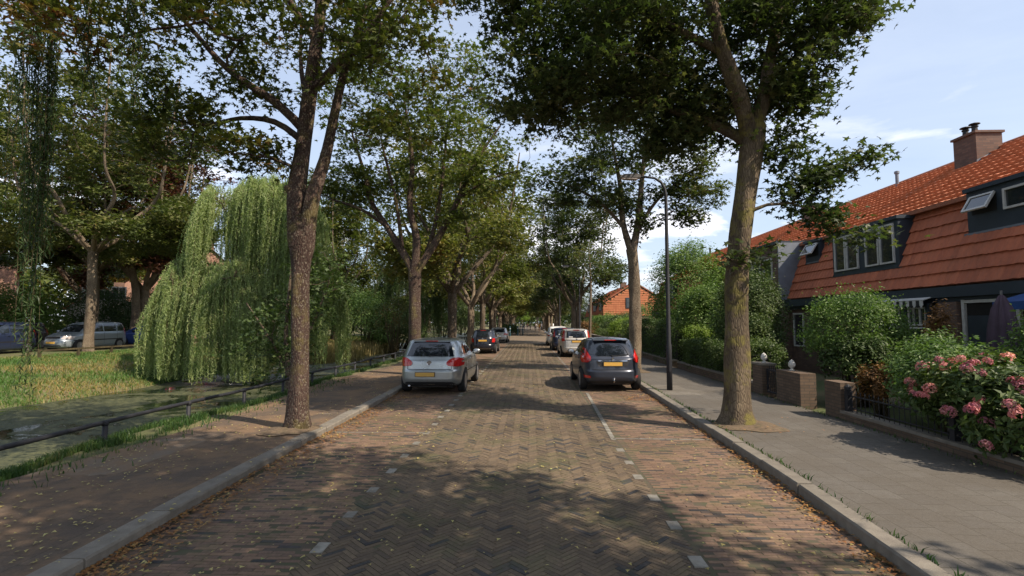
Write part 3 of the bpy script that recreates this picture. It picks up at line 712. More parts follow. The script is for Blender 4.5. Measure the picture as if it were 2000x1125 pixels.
tag(link('road', me, M['brick_road']), kind='structure')
# parking lanes: running bond
for nm, xa, xb in (('parking_lane', kl, lambda y: -1.92), ('parking_lane', lambda y: 1.47, kr)):
    X = []; Y = []
    row = 0; y = -2.0
    while y < YB:
        a = xa(y); b = xb(y); x = a + .0 + (.1 if row % 2 else 0) + .08
        while x < b + .04:
            X.append(x); Y.append(y); x += .203
        y += .052; row += 1
    X = np.array(X); Y = np.array(Y)
    me = bricks_mesh(nm, X, Y, np.zeros(len(X)), .203, .052, .010 + und(X, Y) * .5, gap=.004, rng=rng, zj=.0012, bev=.0016)
    tag(link(nm, me, M['brick_park']), kind='structure')
ysr = [-30, -10, 0] + list(range(5, 46, 5)) + [46]
tag(strip('road_bed', lambda y: kl(y) - .01, lambda y: kr(y) + .01, [-30, -10, -3] + [i * .5 for i in range(-4, 93)], lambda x, y: .0082 + .5 * float(und(x, y)) if y < 45.9 else .003, M['joint'], nx=16), kind='structure')
def far_mat():
    m, t = newmat('far_clinker')
    n = t.noise(t.pos, 8, 5, .8); n2 = t.noise(t.pos, .6, 5)
    c = t.mix(n, (.09, .075, .05), (.17, .13, .085)); c = t.mix(t.ramp(n2, [(.4, 0), (.65, .5)]), c, (.18, .12, .08))
    t.link(c, t.b.inputs['Base Color']); t.b.inputs['Roughness'].default_value = .9; return m
M['far_road'] = far_mat()
def hump(x, y): return .008 + .10 * max(0, 1 - abs(y - 82) / 6) ** .6
tag(strip('road_beyond', kl, kr, [46, 60, 74, 76, 77, 78, 79, 80, 84, 86, 88, 90, 120, 170, 260], hump, M['far_road']), kind='structure')
M['stone_white'] = mat('white_marker_stone', (.26, .245, .21), (.16, .15, .125), 11, .85, isl=.3, dirt=((.09, .08, .055), 7, .9))
M['stone_white2'] = mat('worn_white_line', (.26, .25, .215), (.16, .15, .125), 5, .85, isl=.3, dirt=((.08, .07, .05), 2.2, .95))
mb = MB()
def stone(x, y, w=.12, l=.2, z=.0185): mb.box(x - w/2, x + w/2, y - l/2, y + l/2, -.005, z)
y = 2.2
while y < 14:
    if rng.random() > .06 or y < 8: stone(-1.80 + rng.normal() * .008, y, .105, .2 if rng.random() > .3 else .17)
    y += .76
y = 14
while y < 46: stone(-1.84, y, .1, .25); y += .9
for y in (3.55, 4.33, 5.08, 5.84, 6.6, 7.25, 7.95): stone(1.37 + rng.normal()*.01, y, .11, .19)
o = mb.build('road_markings', M['stone_white']); tag(o, kind='structure')
mb = MB()
y = 8.72
while y < 14.3: stone(1.39 + .035 * (y - 8.7), y, .075, .19); y += .225
x = 1.5
while x < 3.02: stone(x, 8.72 - (x - 1.5) * .02, .2, .035); x += .215
x = -1.88
while x > -3.4: stone(x, 9.05, .2, .03); x -= .215
y = 18
while y < 46: stone(1.62, y, .1, .205); y += .5
for k in range(7): mb.box(-1.6 + k * .55, -1.35 + k * .55, 78.3, 79.0, .05, .112)
tag(mb.build('road_markings', M['stone_white2']), kind='structure')

# --- kerbs
M['kerb'] = mat('kerb_concrete', (.21, .188, .152), (.145, .128, .105), 7, .85, bmp=.35, bscale=60, isl=.12, dirt=((.11, .10, .075), 3, .6))
def kerb(fx, sgn, w, h, seglen, rngs):
    mb = MB(); y = -3.0; rg = random.Random(rngs)
    while y < 150:
        L = seglen if y < 50 else 6; y1 = y + L - .008
        a, b = fx(y), fx(y1); dz = rg.uniform(-.008, .008); dx = rg.uniform(-.008, .008)
        b1 = .018
        for (p, q, yy) in ((a, b, None),):
            pr0 = [(a+dx, -.06), (a+dx, h-b1+dz), (a+dx+sgn*b1*.8, h+dz), (a+dx+sgn*w, h+dz), (a+dx+sgn*w, -.06)]
            pr1 = [(b+dx, -.06), (b+dx, h-b1+dz), (b+dx+sgn*b1*.8, h+dz), (b+dx+sgn*w, h+dz), (b+dx+sgn*w, -.06)]
            vs = [(x, y, z) for x, z in pr0] + [(x, y1, z) for x, z in pr1]
            fs = [(i, i+5, (i+1) % 5+5, (i+1) % 5) for i in range(5)] + [(0,1,2,3,4), (9,8,7,6,5)]
            mb.add(vs, fs)
        y += L
    o = mb.build('kerb', M['kerb']); tag(o, kind='structure')
kerb(kr, 1, .17, .135, 1.0, 1)
kerb(kl, -1, .2, .115, 1.0, 2)

# --- pavements: concrete tiles
def tile_mat(name, c1, c2, dirt_sun_col, dirt_sun_amt, s=.3):
    m, t = newmat(name)
    sp = t.n('ShaderNodeMapping', i_Rotation=(0, 0, math.pi/2)); t.link(t.pos, sp.inputs[0])
    br = t.n('ShaderNodeTexBrick', offset=.5, squash=1.0); t.link(sp.outputs[0], br.inputs['Vector'])
    br.inputs['Scale'].default_value = 1.0; br.inputs['Brick Width'].default_value = s; br.inputs['Row Height'].default_value = s
    br.inputs['Mortar Size'].default_value = .004; br.inputs['Mortar Smooth'].default_value = .3; br.inputs['Bias'].default_value = -.1
    br.inputs['Color1'].default_value = (*c1, 1); br.inputs['Color2'].default_value = (*c2, 1); br.inputs['Mortar'].default_value = (.05, .045, .03, 1)
    c = br.outputs['Color']
    wn = t.n('ShaderNodeTexVoronoi', distance='CHEBYCHEV'); t.link(t.pos, wn.inputs['Vector']); wn.inputs['Scale'].default_value = .55
    c = t.mix(t.ramp(wn.outputs['Color'], [(.82, 0), (.86, .22)]), c, (.34, .31, .25))
    c = t.mix(t.ramp(t.noise(t.pos, .9, 7, .75), [(.42, 0), (.58, dirt_sun_amt)]), c, dirt_sun_col)
    c = t.mix(1.0, c, t.ramp(t.noise(t.pos, 60, 3, .8), [(.3, .82), (.7, 1.12)]), 'MULTIPLY')
    c = t.mix(t.ramp(t.noise(t.pos, 9, 6, .8), [(.55, 0), (.72, .5)]), c, tuple(x * .6 for x in dirt_sun_col))
    t.link(c, t.b.inputs['Base Color']); t.b.inputs['Roughness'].default_value = .9; t.b.inputs['Specular IOR Level'].default_value = .25
    ad = t.n('ShaderNodeMath', operation='MULTIPLY_ADD'); t.link(br.outputs['Fac'], ad.inputs[0]); ad.inputs[1].default_value = -1.0; t.link(t.noise(t.pos, 60, 3), ad.inputs[2])
    bump(t, ad.outputs[0], .5, .006); return m
M['pave_r'] = tile_mat('right_paving', (.118, .108, .093), (.10, .091, .079), (.09, .078, .062), .6)
M['pave_l'] = tile_mat('left_paving', (.105, .08, .06), (.085, .065, .05), (.185, .12, .07), .85)  # warm paler patches: earth, and sun patches painted into the paving colour
zz = lambda a: (lambda x, y: a + .008 * mnoise.noise(Vector((x*1.3, y*.9, 2))))
ysp = [-30, -10] + [i * .5 for i in range(-6, 50)] + list(range(25, 150, 5))
strip('pavement', lambda y: kr(y) + .17, lambda y: 5.86, ysp, zz(.124), M['pave_r'], nx=10)
strip('pavement', lambda y: -5.98 - .22 * math.sin(y * .5) * (1 if y < 60 else 0) - .1, lambda y: kl(y) - .2, ysp, zz(.104), M['pave_l'], nx=10)
# earth round the tree feet
M['earth'] = mat('tree_pit_earth', (.15, .105, .065), (.09, .065, .042), 14, .95, bmp=.8, bscale=30, dirt=((.07, .08, .03), 6, .6))
def pit(x, y, z, rx, ry, h=.06):
    v = [(x, y, z + h)]; f = []; n = 28
    for k, (rr, hh) in enumerate(((.45, h * .8), (.8, h * .35), (1.0, .003))):
        for i in range(n):
            a = 6.2832 * i / n; q = 1 + .13 * math.sin(3*a + x) + .07 * math.sin(7*a)
            v.append((x + rx*rr*q*math.cos(a), y + ry*rr*q*math.sin(a), z + hh + (.012 if k < 2 else 0) * math.sin(5*a + k)))
    f += [(0, 1+i, 1+(i+1) % n) for i in range(n)]
    for k in range(2): f += [(1+k*n+i, 1+(k+1)*n+i, 1+(k+1)*n+(i+1) % n, 1+k*n+(i+1) % n) for i in range(n)]
    m_ = MB(); m_.add(v, f); tag(m_.build('soil_patch', M['earth'], None, True), kind='structure')
pit(3.86, 9.35, .132, .55, .66, .07); pit(-4.1, 8.85, .112, .42, .6, .05); pit(-4.05, 18.1, .112, .5, .8); pit(3.95, 19.4, .132, .5, .8)

# --- fallen leaves
def litter(name, pts, lm, size, label, rng_):
    V, F = leaves_np(np.array(pts), size * (.6 + .8 * rng_.random(len(pts))), 'three', rng_, .78)
    o = link(name, np_mesh(name, V, F), lm); tag(o, label, 'leaves', None, 'stuff'); return o
rl = np.random.default_rng(77)
def band(n, fx, off, wd, y0, y1, z, pw=1.8):
    out = []
    for _ in range(n):
        y = y0 + (y1 - y0) * rl.random() ** pw; d = rl.random() ** 2.0 * wd
        if mnoise.noise(Vector((y * 1.3, off * 9, 0))) + .25 + .5 * rl.random() < .15: continue
        out.append((fx(y) + off + (d if off > 0 else -d), y, z + .012 * rl.random()))
    return out
p = band(4600, kl, .02, .42, 2.5, 24, .034) + band(2200, kr, -.02, .22, 3.0, 30, .032)
p += [(2.4 + 0.75 * rl.random(), 13.2 + 1.0 * rl.random() ** 2 - .3, .034) for _ in range(260)] + [(-3.0 + rl.normal() * .35, 13.2 + rl.normal() * .25, .034) for _ in range(260)]
p += [(3.86 + rl.normal() * .5, 9.2 + rl.normal() * .6, .2) for _ in range(40)]
litter('fallen_leaves', p, M['litter'], .045, 'orange brown fallen leaves drifted along the kerbs', rl)
p = []
for _ in range(12000):
    y = 2.6 + 24 * rl.random() ** 1.9; x = -5.9 + 8.9 * rl.random()
    q = mnoise.noise(Vector((x * .9, y * .8, 5)))
    dens = .75 if x < -1.6 else .16
    if x > 1.5: dens = .3
    if rl.random() > dens * (q + .75): continue
    z = .118 if x < kl(y) - .2 else .135 if x < kl(y) + .02 and x < -3 else .033
    p.append((x, y, z + .006 * rl.random()))
litter('fallen_leaves', p, M['litter_y'], .038, 'small yellow and pale fallen leaves strewn over bricks and pavement', rl)

# --- grass
def grass(name, spots, h, m, label, rng_, wd=.012, lean=.35):
    N = len(spots); P = np.array(spots); hh = h * (.5 + .8 * rng_.random(N)); a = rng_.random(N) * 6.283
    w = wd * (.6 + .8 * rng_.random(N)); dx = np.cos(a) * w; dy = np.sin(a) * w
    l = rng_.normal(size=(N, 2)) * lean * hh[:, None]
    A = P + np.stack([-dx, -dy, -.02 + 0*dx], 1); B = P + np.stack([dx, dy, -.02 + 0*dx], 1)
    C = P + np.stack([l[:, 0]*.35 + dx*.7, l[:, 1]*.35 + dy*.7, hh*.6], 1); D = P + np.stack([l[:, 0]*.35 - dx*.7, l[:, 1]*.35 - dy*.7, hh*.6], 1)
    T = P + np.stack([l[:, 0], l[:, 1], hh], 1)
    V = np.stack([A, B, C, D, T], 1).reshape(-1, 3)
    F = np.array([(0,1,2),(0,2,3),(3,2,4)])[None] + (np.arange(N)*5)[:, None, None]
    o = link(name, np_mesh(name, V, F.reshape(-1, 3)), m); tag(o, label, 'grass', None, 'stuff'); return o
bmg = bmesh.new(); bmg.from_mesh(g.data); BVG = BVHTree.FromBMesh(bmg); bmg.free()
def gz(x, y):
    h = BVG.ray_cast(Vector((x, y, 50)), Vector((0, 0, -1)))
    return h[0].z if h[0] else 0
sp = []
for _ in range(85000):
    y = 3 + 42 * rl.random() ** 1.7; x = -6.05 - 1.55 * rl.random() ** .8
    if x > -6.5 and mnoise.noise(Vector((x*3, y*1.1, 1))) < (x + 6.5) * 1.3 - .2: continue
    sp.append((x, y, gz(x, y)))
grass('verge_grass', sp, .12, M['grass'], 'rough green grass between the canal pavement and the water', rl, .007)
sp = []
for _ in range(90000):
    y = 9 + 52 * rl.random() ** 1.3; x = -14.9 - 8.5 * rl.random() + .4 * mnoise.noise(Vector((0, y*.12, 7)))
    z = gz(x, y)
    if z < -.62: continue
    sp.append((x, y, z))
grass('bank_grass', sp, .13, M['grass_far'], 'sunlit green and straw coloured grass on the far canal bank', rl, .016, .6)
sp = []
for _ in range(9000):
    y = 31 + 16 * rl.random(); x = -13.9 + rl.normal() * .9 ; sp.append((x, y, max(gz(x, y), -.6)))
grass('reeds', sp, .95, M['straw'], 'tall dry straw coloured reeds at the water by the willow', rl, .03, .25)
sp = []
for _ in range(1800):
    y = 2.5 + 14 * rl.random(); s_ = rl.random()
    x = kr(y) + .18 + rl.random() * .03 if s_ < .3 else -5.95 + rl.normal() * .25 if s_ < .8 else 5.8 + rl.normal() * .04
    sp.append((x, y, .11))
grass('edge_weeds', sp, .07, M['grass'], 'short weeds in the pavement edges', rl, .008, .6)

# canal-side rail
mb = None
def rail():
    root = thing('railing', (-6.45, 7.7, -.02), 'low black tubular railing along the canal side of the left pavement', 'railing')
    y0, y1 = -6.0, 60.0; pts = []
    y = y0
    dv = lambda y: -.12 * min(1, max(0, (y - 11) / 5)) - .0 
    while y <= y1: pts.append((dv(y), y - 7.7, .44 + .012 * math.sin(y * .9))); y += .95
    m_ = MB(); m_.tube(pts, .034, 8); m_.build('top_rail', M['metal_black'], root, True)
    k = 0; y = 7.7 - 1.93 * 6
    while y < y1:
        m_ = MB(); X = dv(y)
        m_.tube([(X, y - 7.7, -.35), (X + random.Random(k).uniform(-.012, .012), y - 7.7, .43)], .038, 8)
        m_.lathe([(.045, .40), (.05, .42), (.05, .455), (.03, .475)], 10, (X, y - 7.7, 0))
        m_.build('post', M['metal_black'], root, True); y += 1.93; k += 1
rail()
# street lamps
def lamp():
    root = thing('street_lamp', (3.78, 14.05, .12), 'tall dark street lamp on the pavement beside the dark grey hatchback', 'street lamp', 'street lamps on the garden side pavement')
    m_ = MB(); m_.tube([(0,0,-.1),(0,0,1.2),(0,0,1.25),(0,0,5.3),(-.03,0,5.5),(-.12,0,5.68),(-.3,0,5.8),(-.6,0,5.84),(-.85,0,5.82)], [.078,.075,.06,.045,.04,.036,.032,.03,.03], 12)
    m_.build('pole', M['metal_black'], root, True)
    m_ = MB(); m_.box(-.02, .02, -.085, -.07, .5, .8); m_.build('hatch', M['metal_black'], root)
    m_ = MB(); m_.prism([(-.7, 5.88), (-.82, 5.91), (-1.15, 5.90), (-1.25, 5.85), (-1.24, 5.81), (-.7, 5.80)], 'y', -.10, .10)
    hd = m_.build('lamp_head', M['lampgrey'], root)
    m_ = MB(); m_.prism([(-.72, 5.80), (-.8, 5.76), (-1.15, 5.77), (-1.22, 5.82)], 'y', -.09, .09); m_.build('lens', M['whitelight'], hd)
    return root
L1 = lamp(); L2 = copy_tree(L1); L2.location = (3.62, 36.8, .12); L2['label'] = 'second street lamp with pale head beside the twin trunk maple'
L3 = copy_tree(L1); L3.location = (3.62, 60.5, .12); L3['label'] = 'most distant street lamp along the garden side pavement'
# ------------------------------------------------------------------ cars
def paint(name, c, metal=.5, rough=.32):
    m, t = newmat(name)
    n = t.noise(t.pos, 3, 4); d = t.noise(t.pos, 14, 5, .75)
    t.link(t.mix(t.ramp(d, [(.5, 0), (.8, .18)]), c, tuple(x * .55 + .02 for x in c)), t.b.inputs['Base Color'])
    t.b.inputs['Metallic'].default_value = metal; t.link(t.ramp(n, [(.3, rough), (.7, rough + .1)]), t.b.inputs['Roughness'])
    t.b.inputs['Coat Weight'].default_value = .6; t.b.inputs['Coat Roughness'].default_value = .08
    return m
P_SIL = paint('silver_paint', (.38, .41, .41), .75, .26); P_GREY = paint('dark_grey_paint', (.035, .042, .06), .4, .3); P_BLK = paint('black_paint', (.012, .013, .02), .2, .25)
P_BEI = paint('warm_silver_paint', (.5, .48, .44)); P_BLU = paint('navy_car_paint', (.02, .03, .07), .3, .3); P_WHT = paint('white_car_paint', (.62, .62, .6), 0, .3)
P_TEAL = paint('teal_van_paint', (.03, .14, .15), .1, .35); P_BLUE2 = paint('blue_car_paint', (.02, .05, .2), .3, .3); P_GRN = paint('grey_blue_silver_paint', (.27, .31, .34))

def loft(levels, n=72, steps=34):
    keys = [np.array(l, float) for l in levels]; z0, z1 = keys[0][0], keys[-1][0]
    zs = sorted(set([k[0] for k in keys] + [z0 + (z1-z0)*i/steps for i in range(steps+1)]))
    V = []; F = []
    Z = np.array([k[0] for k in keys])
    def at(z, c):
        vals = np.array([k[c] for k in keys])
        # monotone cubic (Fritsch-Carlson)
        d = np.diff(vals) / np.diff(Z); m = np.zeros(len(Z)); m[0] = d[0]; m[-1] = d[-1]
        for i in range(1, len(Z)-1): m[i] = 0 if d[i-1]*d[i] <= 0 else 2*d[i-1]*d[i]/(d[i-1]+d[i])
        i = min(max(int(np.searchsorted(Z, z)) - 1, 0), len(Z)-2); h = Z[i+1]-Z[i]; t = (z-Z[i])/h
        return (1+2*t)*(1-t)**2*vals[i] + t*(1-t)**2*h*m[i] + t*t*(3-2*t)*vals[i+1] + t*t*(t-1)*h*m[i+1]
    for z in zs:
        yr, yf, hw, er, ef = [at(z, c) for c in range(1, 6)]
        cy = (yr + yf) / 2; hl = (yf - yr) / 2
        for k in range(n):
            a = 2*math.pi*k/n; c, s = math.cos(a), math.sin(a); e = ef if s > 0 else er
            x = hw * math.copysign(abs(c)**(2/e), c); y = cy + hl * math.copysign(abs(s)**(2/e), s)
            V.append((x, y, z))
    m = len(zs)
    F = [(i*n+k, i*n+(k+1) % n, (i+1)*n+(k+1) % n, (i+1)*n+k) for i in range(m-1) for k in range(n)]
    F += [tuple(range(n-1, -1, -1)), tuple(range((m-1)*n, m*n))]
    return V, F

def patch(bvh, poly, axis, sgn, off=.006, grid=.07):
    """project a 2D outline on the body; axis 'y': poly (x,z) seen from -y(sgn=-1) or +y; axis 'x': poly (y,z)"""
    bm = bmesh.new()
    mk = (lambda u, v: Vector((u, 0, v))) if axis == 'y' else (lambda u, v: Vector((0, u, v)))
    bm.faces.new([bm.verts.new(mk(u, v)) for u, v in poly])
    us = [p[0] for p in poly]; vs = [p[1] for p in poly]
    for lo, hi, i in ((min(us), max(us), 0), (min(vs), max(vs), 1)):
        x = lo + grid
        while x < hi - .01:
            co = mk(x, 0) if i == 0 else mk(0, x); no = mk(1, 0) if i == 0 else mk(0, 1)
            bmesh.ops.bisect_plane(bm, geom=bm.verts[:] + bm.edges[:] + bm.faces[:], plane_co=co, plane_no=no)
            x += grid
    d = Vector((0, -sgn, 0)) if axis == 'y' else Vector((-sgn, 0, 0))
    for v in bm.verts:
        o = v.co - d * 9
        h = bvh.ray_cast(o, d)
        if h[0]: v.co = h[0] + h[1] * off
        else:
            hn = bvh.find_nearest(v.co + (-d) * (2.0 if axis == 'y' else .8)); v.co = hn[0] + hn[1] * off if hn[0] else v.co
    if axis == 'y':
        bmesh.ops.delete(bm, geom=[f for f in bm.faces if max(v.co.y for v in f.verts) - min(v.co.y for v in f.verts) > .28 or max(abs(v.co.y) if sgn < 0 else 0 for v in f.verts) > 1.0], context='FACES')
    bmesh.ops.triangulate(bm, faces=bm.faces)
    bm.normal_update(); bm.verts.index_update()
    vs = [tuple(v.co) for v in bm.verts]; fs = [tuple(v.index for v in f.verts) for f in bm.faces]; bm.free()
    return vs, fs

def rrect(x0, x1, z0, z1, r=.03, n=4):
    out = []
    for cx, cz, a0 in ((x1-r, z1-r, 0), (x0+r, z1-r, 90), (x0+r, z0+r, 180), (x1-r, z0+r, 270)):
        for k in range(n+1):
            a = R(a0 + 90*k/n); out.append((cx + r*math.cos(a), cz + r*math.sin(a)))
    return out
def ell(cx, cz, rx, rz, n=18): return [(cx + rx*math.cos(6.2832*k/n), cz + rz*math.sin(6.2832*k/n)) for k in range(n)]
def mirror_poly(p): return [(-u, v) for u, v in p][::-1]

def wheel(parent, x, y, r, w, sgn):
    m_ = MB(); hw = w/2
    m_.lathe([(r*.62, -hw*.8), (r*.66, -hw), (r*.93, -hw), (r, -hw*.75), (r, hw*.75), (r*.93, hw), (r*.66, hw), (r*.62, hw*.8)], 30, (0, 0, 0), axis='x')
    wh = thing('wheel', (x, y, r - .005), None, None); wh.parent = parent
    m_.build('tyre', M['rubber'], wh, True)
    m_ = MB(); xo = sgn*hw
    m_.lathe([(r*.64, xo*.95), (r*.64, xo*.6), (r*.58, xo*.45), (.02, xo*.45)], 30, (0, 0, 0), mi=1, axis='x')
    m_.lathe([(r*.65, xo*1.0), (r*.6, xo*1.0), (r*.6, xo*.8), (r*.65, xo*.8)], 30, (0, 0, 0), axis='x')
    for k in range(7):
        a = 6.2832*k/7; c, s = math.cos(a), math.sin(a); q = []
        for rr_, ww in ((.05, .035), (r*.62, .022)):
            for e in (-1, 1): q.append((rr_*c - e*ww*s, rr_*s + e*ww*c))
        poly = [q[0], q[2], q[3], q[1]]
        m_.prism(poly, 'x', xo*.7, xo*.92)
    m_.lathe([(.06, xo*.6), (.06, xo*.95), (.01, xo*.97)], 14, (0, 0, 0), axis='x')
    m_.build('rim', [M['rim'], M['blackplastic']], wh, False)

def make_car(name, loc, rz, label, S, group=None):
    root = thing(name, loc, label, 'car' if name != 'parked_van' else 'van', group, rz)
    V, F = loft(S['lv']); m_ = MB(); m_.add(V, F)
    body = m_.build('body', [S['paint'], M['blackplastic']], root, True)
    wr, wy0, wy1, hw = S['wr'], S['wy'], S['wy'] + S['wb'], S['hw']
    cut = MB()
    for wy in (wy0, wy1):
        for s in (-1, 1):
            cut.lathe([(wr + .045, s*(hw-.30)), (wr + .045, s*(hw+.3))], 36, (0, wy, wr - .005), axis='x')
    co = cut.build('cutter', M['blackplastic'])
    md = body.modifiers.new('b', 'BOOLEAN'); md.object = co; md.operation = 'DIFFERENCE'; md.solver = 'EXACT'
    body.parent = None; bpy.context.view_layer.update()
    dg = bpy.context.evaluated_depsgraph_get(); me2 = bpy.data.meshes.new_from_object(body.evaluated_get(dg)); body.modifiers.clear()
    bm0 = bmesh.new(); bm0.from_mesh(body.data); bvh = BVHTree.FromBMesh(bm0); bm0.free()
    body.data = me2; body.parent = root; bpy.data.objects.remove(co)
    for p in me2.polygons:
        c = p.center; p.material_index = 0; p.use_smooth = True
        for wy in (wy0, wy1):
            if math.hypot(c.y - wy, c.z - wr + .005) < wr + .044 and abs(c.x) < hw - .012 : p.material_index = 1
        if abs(p.normal.z) < .3 and c.z < S['lv'][0][0] + .01: p.material_index = 1
        if c.z < S.get('sill', .24): p.material_index = 1
    me2.materials.clear(); me2.materials.append(S['paint']); me2.materials.append(M['blackplastic'])
    me2.set_sharp_from_angle(angle=R(38))
    def pt(nm, polys, mt, par=root, off=.006, grid=.07):
        q = MB()
        for axis, sgn, poly in polys:
            vs, fs = patch(bvh, poly, axis, sgn, off, grid); q.add(vs, fs)
        return q.build(nm, mt, par, True, fix=False)
    rg = S['rear_glass']; pt('rear_window', [('y', -1, rg)], M['carglass'])
    if 'front_glass' in S: pt('windscreen', [('y', 1, S['front_glass'])], M['carglass'])
    for s in (-1, 1):
        for w in S['side']: pt('side_window', [('x', s, w)], M['carglass'])
        for sm in S.get('seams', []): pt('door_seam', [('x', s, sm)], M['blackplastic'], off=.003)
        for y_, z_ in S.get('handles', []):
            q = MB(); q.tube([(s*(hw-.0), y_-.09, z_), (s*(hw+.02), y_-.06, z_), (s*(hw+.02), y_+.06, z_), (s*(hw-.0), y_+.09, z_)], .012, 6); q.build('door_handle', S['paint'], root)
    for tl in S['tail']:
        for poly in (tl, mirror_poly(tl)):
            l = pt('tail_light', [('y', -1, poly)], M['redlight'], off=.018, grid=.05)
    for tl in S.get('head', []):
        for poly in (tl, mirror_poly(tl)): pt('headlight', [('y', 1, poly)], M['whitelight'], off=.014, grid=.05)
    for nm, poly, mt, off in S.get('extra', []): pt(nm, [('y', -1, poly)], M[mt], off=off, grid=.06)
    for nm, poly, mt, off in S.get('front_extra', []): pt(nm, [('y', 1, poly)], M[mt], off=off, grid=.06)
    for a in S.get('fog', []):
        for poly in (a, mirror_poly(a)): pt('reflector', [('y', -1, poly)], M['redlight'], off=.01)
    # plate
    px, pz = S['plate']; h = bvh.ray_cast(Vector((px, -5, pz)), Vector((0, 1, 0))); py = h[0].y if h[0] else 0
    q = MB(); q.box(px-.27, px+.27, py-.022, py+.01, pz-.062, pz+.062); pf = q.build('number_plate', M['blackplastic'], root)
    q = MB(); q.box(px-.255, px+.255, py-.026, py-.0225, pz-.05, pz+.05); q.build('plate_face', M['plate'], pf)
    for wy in (wy0, wy1):
        for s in (-1, 1): wheel(root, s*(hw-.105), wy, wr, .2, s)
    # mirrors
    for s in (-1, 1):
        my, mz = S['mirror']; b = s*(hw-.07); q = MB()
        V2 = []; n = 10
        q.lathe([(.02, my-.075), (.075, my-.07), (.085, my-.02), (.06, my+.07), (.015, my+.09)], 12, (0, 0, 0), axis='y')
        q.v = [((x*1.35) + b + s*.14, y, z*.9 + mz) for x, y, z in q.v]
        q.box(min(b-.03*s, b+.08*s), max(b-.03*s, b+.08*s), my-.02, my+.04, mz-.05, mz-.02)
        mo = q.build('wing_mirror', M.get(S.get('mirmat', ''), S['paint']), root, True)
        q = MB(); q.lathe([(.066, my-.078), (.02, my-.08)], 12, (0, 0, 0), axis='y'); q.v = [((x*1.35) + b + s*.14, y, z*.9 + mz) for x, y, z in q.v]; q.build('mirror_glass', M['chrome'], mo)
    # underside
    q = MB(); q.box(-hw+.3, hw-.3, .35, S['len']-.5, .16, .3); q.build('underbody', M['blackplastic'], root)
    if 'exhaust' in S:
        x, z = S['exhaust']; q = MB(); q.tube([(x, .35, z), (x, -.005, z)], .032, 12); q.build('exhaust', M['chrome'], root, True)
    if 'spoiler' in S:
        y0, y1, z, w = S['spoiler']; q = MB()
        q.prism([(y0, z-.03), (y0+.015, z), (y1, z+.03), (y1, z-.01)], 'x', -w, w); sp_ = q.build('roof_spoiler', S['paint'], root)
        q = MB(); q.box(-.17, .17, y0-.004, y0+.012, z-.026, z-.004); q.build('brake_light', M['redlight'], sp_)
    if 'wiper' in S:
        (x0, z0), (x1, z1) = S['wiper']; a = bvh.ray_cast(Vector((x0, -5, z0)), Vector((0, 1, 0))); b_ = bvh.ray_cast(Vector((x1, -5, z1)), Vector((0, 1, 0)))
        q = MB(); q.tube([a[0] + Vector((0, -.02, 0)), b_[0] + Vector((0, -.025, 0))], .009, 5); q.lathe([(.022, a[0].y-.03), (.022, a[0].y)], 8, (x0, 0, z0), axis='y'); q.build('wiper', M['blackplastic'], root)
    if 'antenna' in S:
        y, z = S['antenna']; q = MB(); q.tube([(0, y, z), (0, y-.12, z+.18)], [.007, .004], 5); q.build('antenna', M['blackplastic'], root)
    if 'badge' in S:
        x, z, r = S['badge']; h = bvh.ray_cast(Vector((x, -5, z)), Vector((0, 1, 0))); y = h[0].y
        q = MB(); q.lathe([(r*.8, y-.012), (r, y-.02), (r, y+.01), (r*.8, y+.01)], 24, (x, 0, z), axis='y')
        q.lathe([(r*.82, y-.006), (.003, y-.008)], 24, (x, 0, z), mi=1, axis='y')
        if S.get('badge_letters'):
            for pl in ([(-.32,.62),(0,.08),(.32,.62)], [(-.68,.3),(-.34,-.6),(0,.0),(.34,-.6),(.68,.3)]):
                q.tube([(x+u*r, y-.012, z+v*r) for u, v in pl], r*.075, 5)
        q.build('badge', [M['chrome'], M['blackplastic']], root)
    if 'towbar' in S:
        q = MB(); q.tube([(0, .3, .27), (0, -.06, .27), (0, -.12, .30), (0, -.13, .36)], .018, 8); q.lathe([(.01,.35),(.025,.365),(.026,.385),(.01,.405)], 10, (0, -.13, 0))
        q.build('towbar', M['chrome'], root, True)
    return root

def hatch(L, H, hw, belt, yr_belt, yr_roof, cowl, hood, er=5.5, ef=3.6, roofy=None, tum=.13, z0=.2, bl=.6):
    """levels: z, rear y, front y, half width, rear exponent, front exponent"""
    rt = H
    ry = roofy or (yr_roof + .35)
    return [(z0, .14, L-.12, hw-.09, 4, 3.4), (z0+.08, .05, L-.03, hw-.03, er, ef), (.42, .0, L, hw-.005, er, ef), (bl-.03, 0, L-.01, hw, er, ef), (bl+.02, .035, L-.05, hw, er, ef),
            (hood-.08, .055, L-.14, hw, er, ef), (hood, .07, L-.42, hw-.005, er, ef), (belt-.03, yr_belt-.02, cowl+.2, hw-.015, er, ef), (belt, yr_belt, cowl, hw-.035, er, ef+.3),
            (belt+(rt-belt)*.35, yr_belt+(yr_roof-yr_belt)*.32, cowl-.38, hw-.035-tum*.42, er, 4.2), (belt+(rt-belt)*.7, yr_belt+(yr_roof-yr_belt)*.72, cowl-.78, hw-.035-tum*.86, er, 4.4),
            (belt+(rt-belt)*.86, yr_roof, cowl-1.0, hw-.05-tum*1.1, 5, 4.4), (rt-.04, yr_roof+.10, cowl-1.18, hw-.10-tum*1.2, 4.4, 4), (rt-.015, ry, cowl-1.4, hw-.24-tum*1.2, 4, 3.6), (rt, ry+.35, cowl-1.65, hw-.5-tum, 3, 3)]

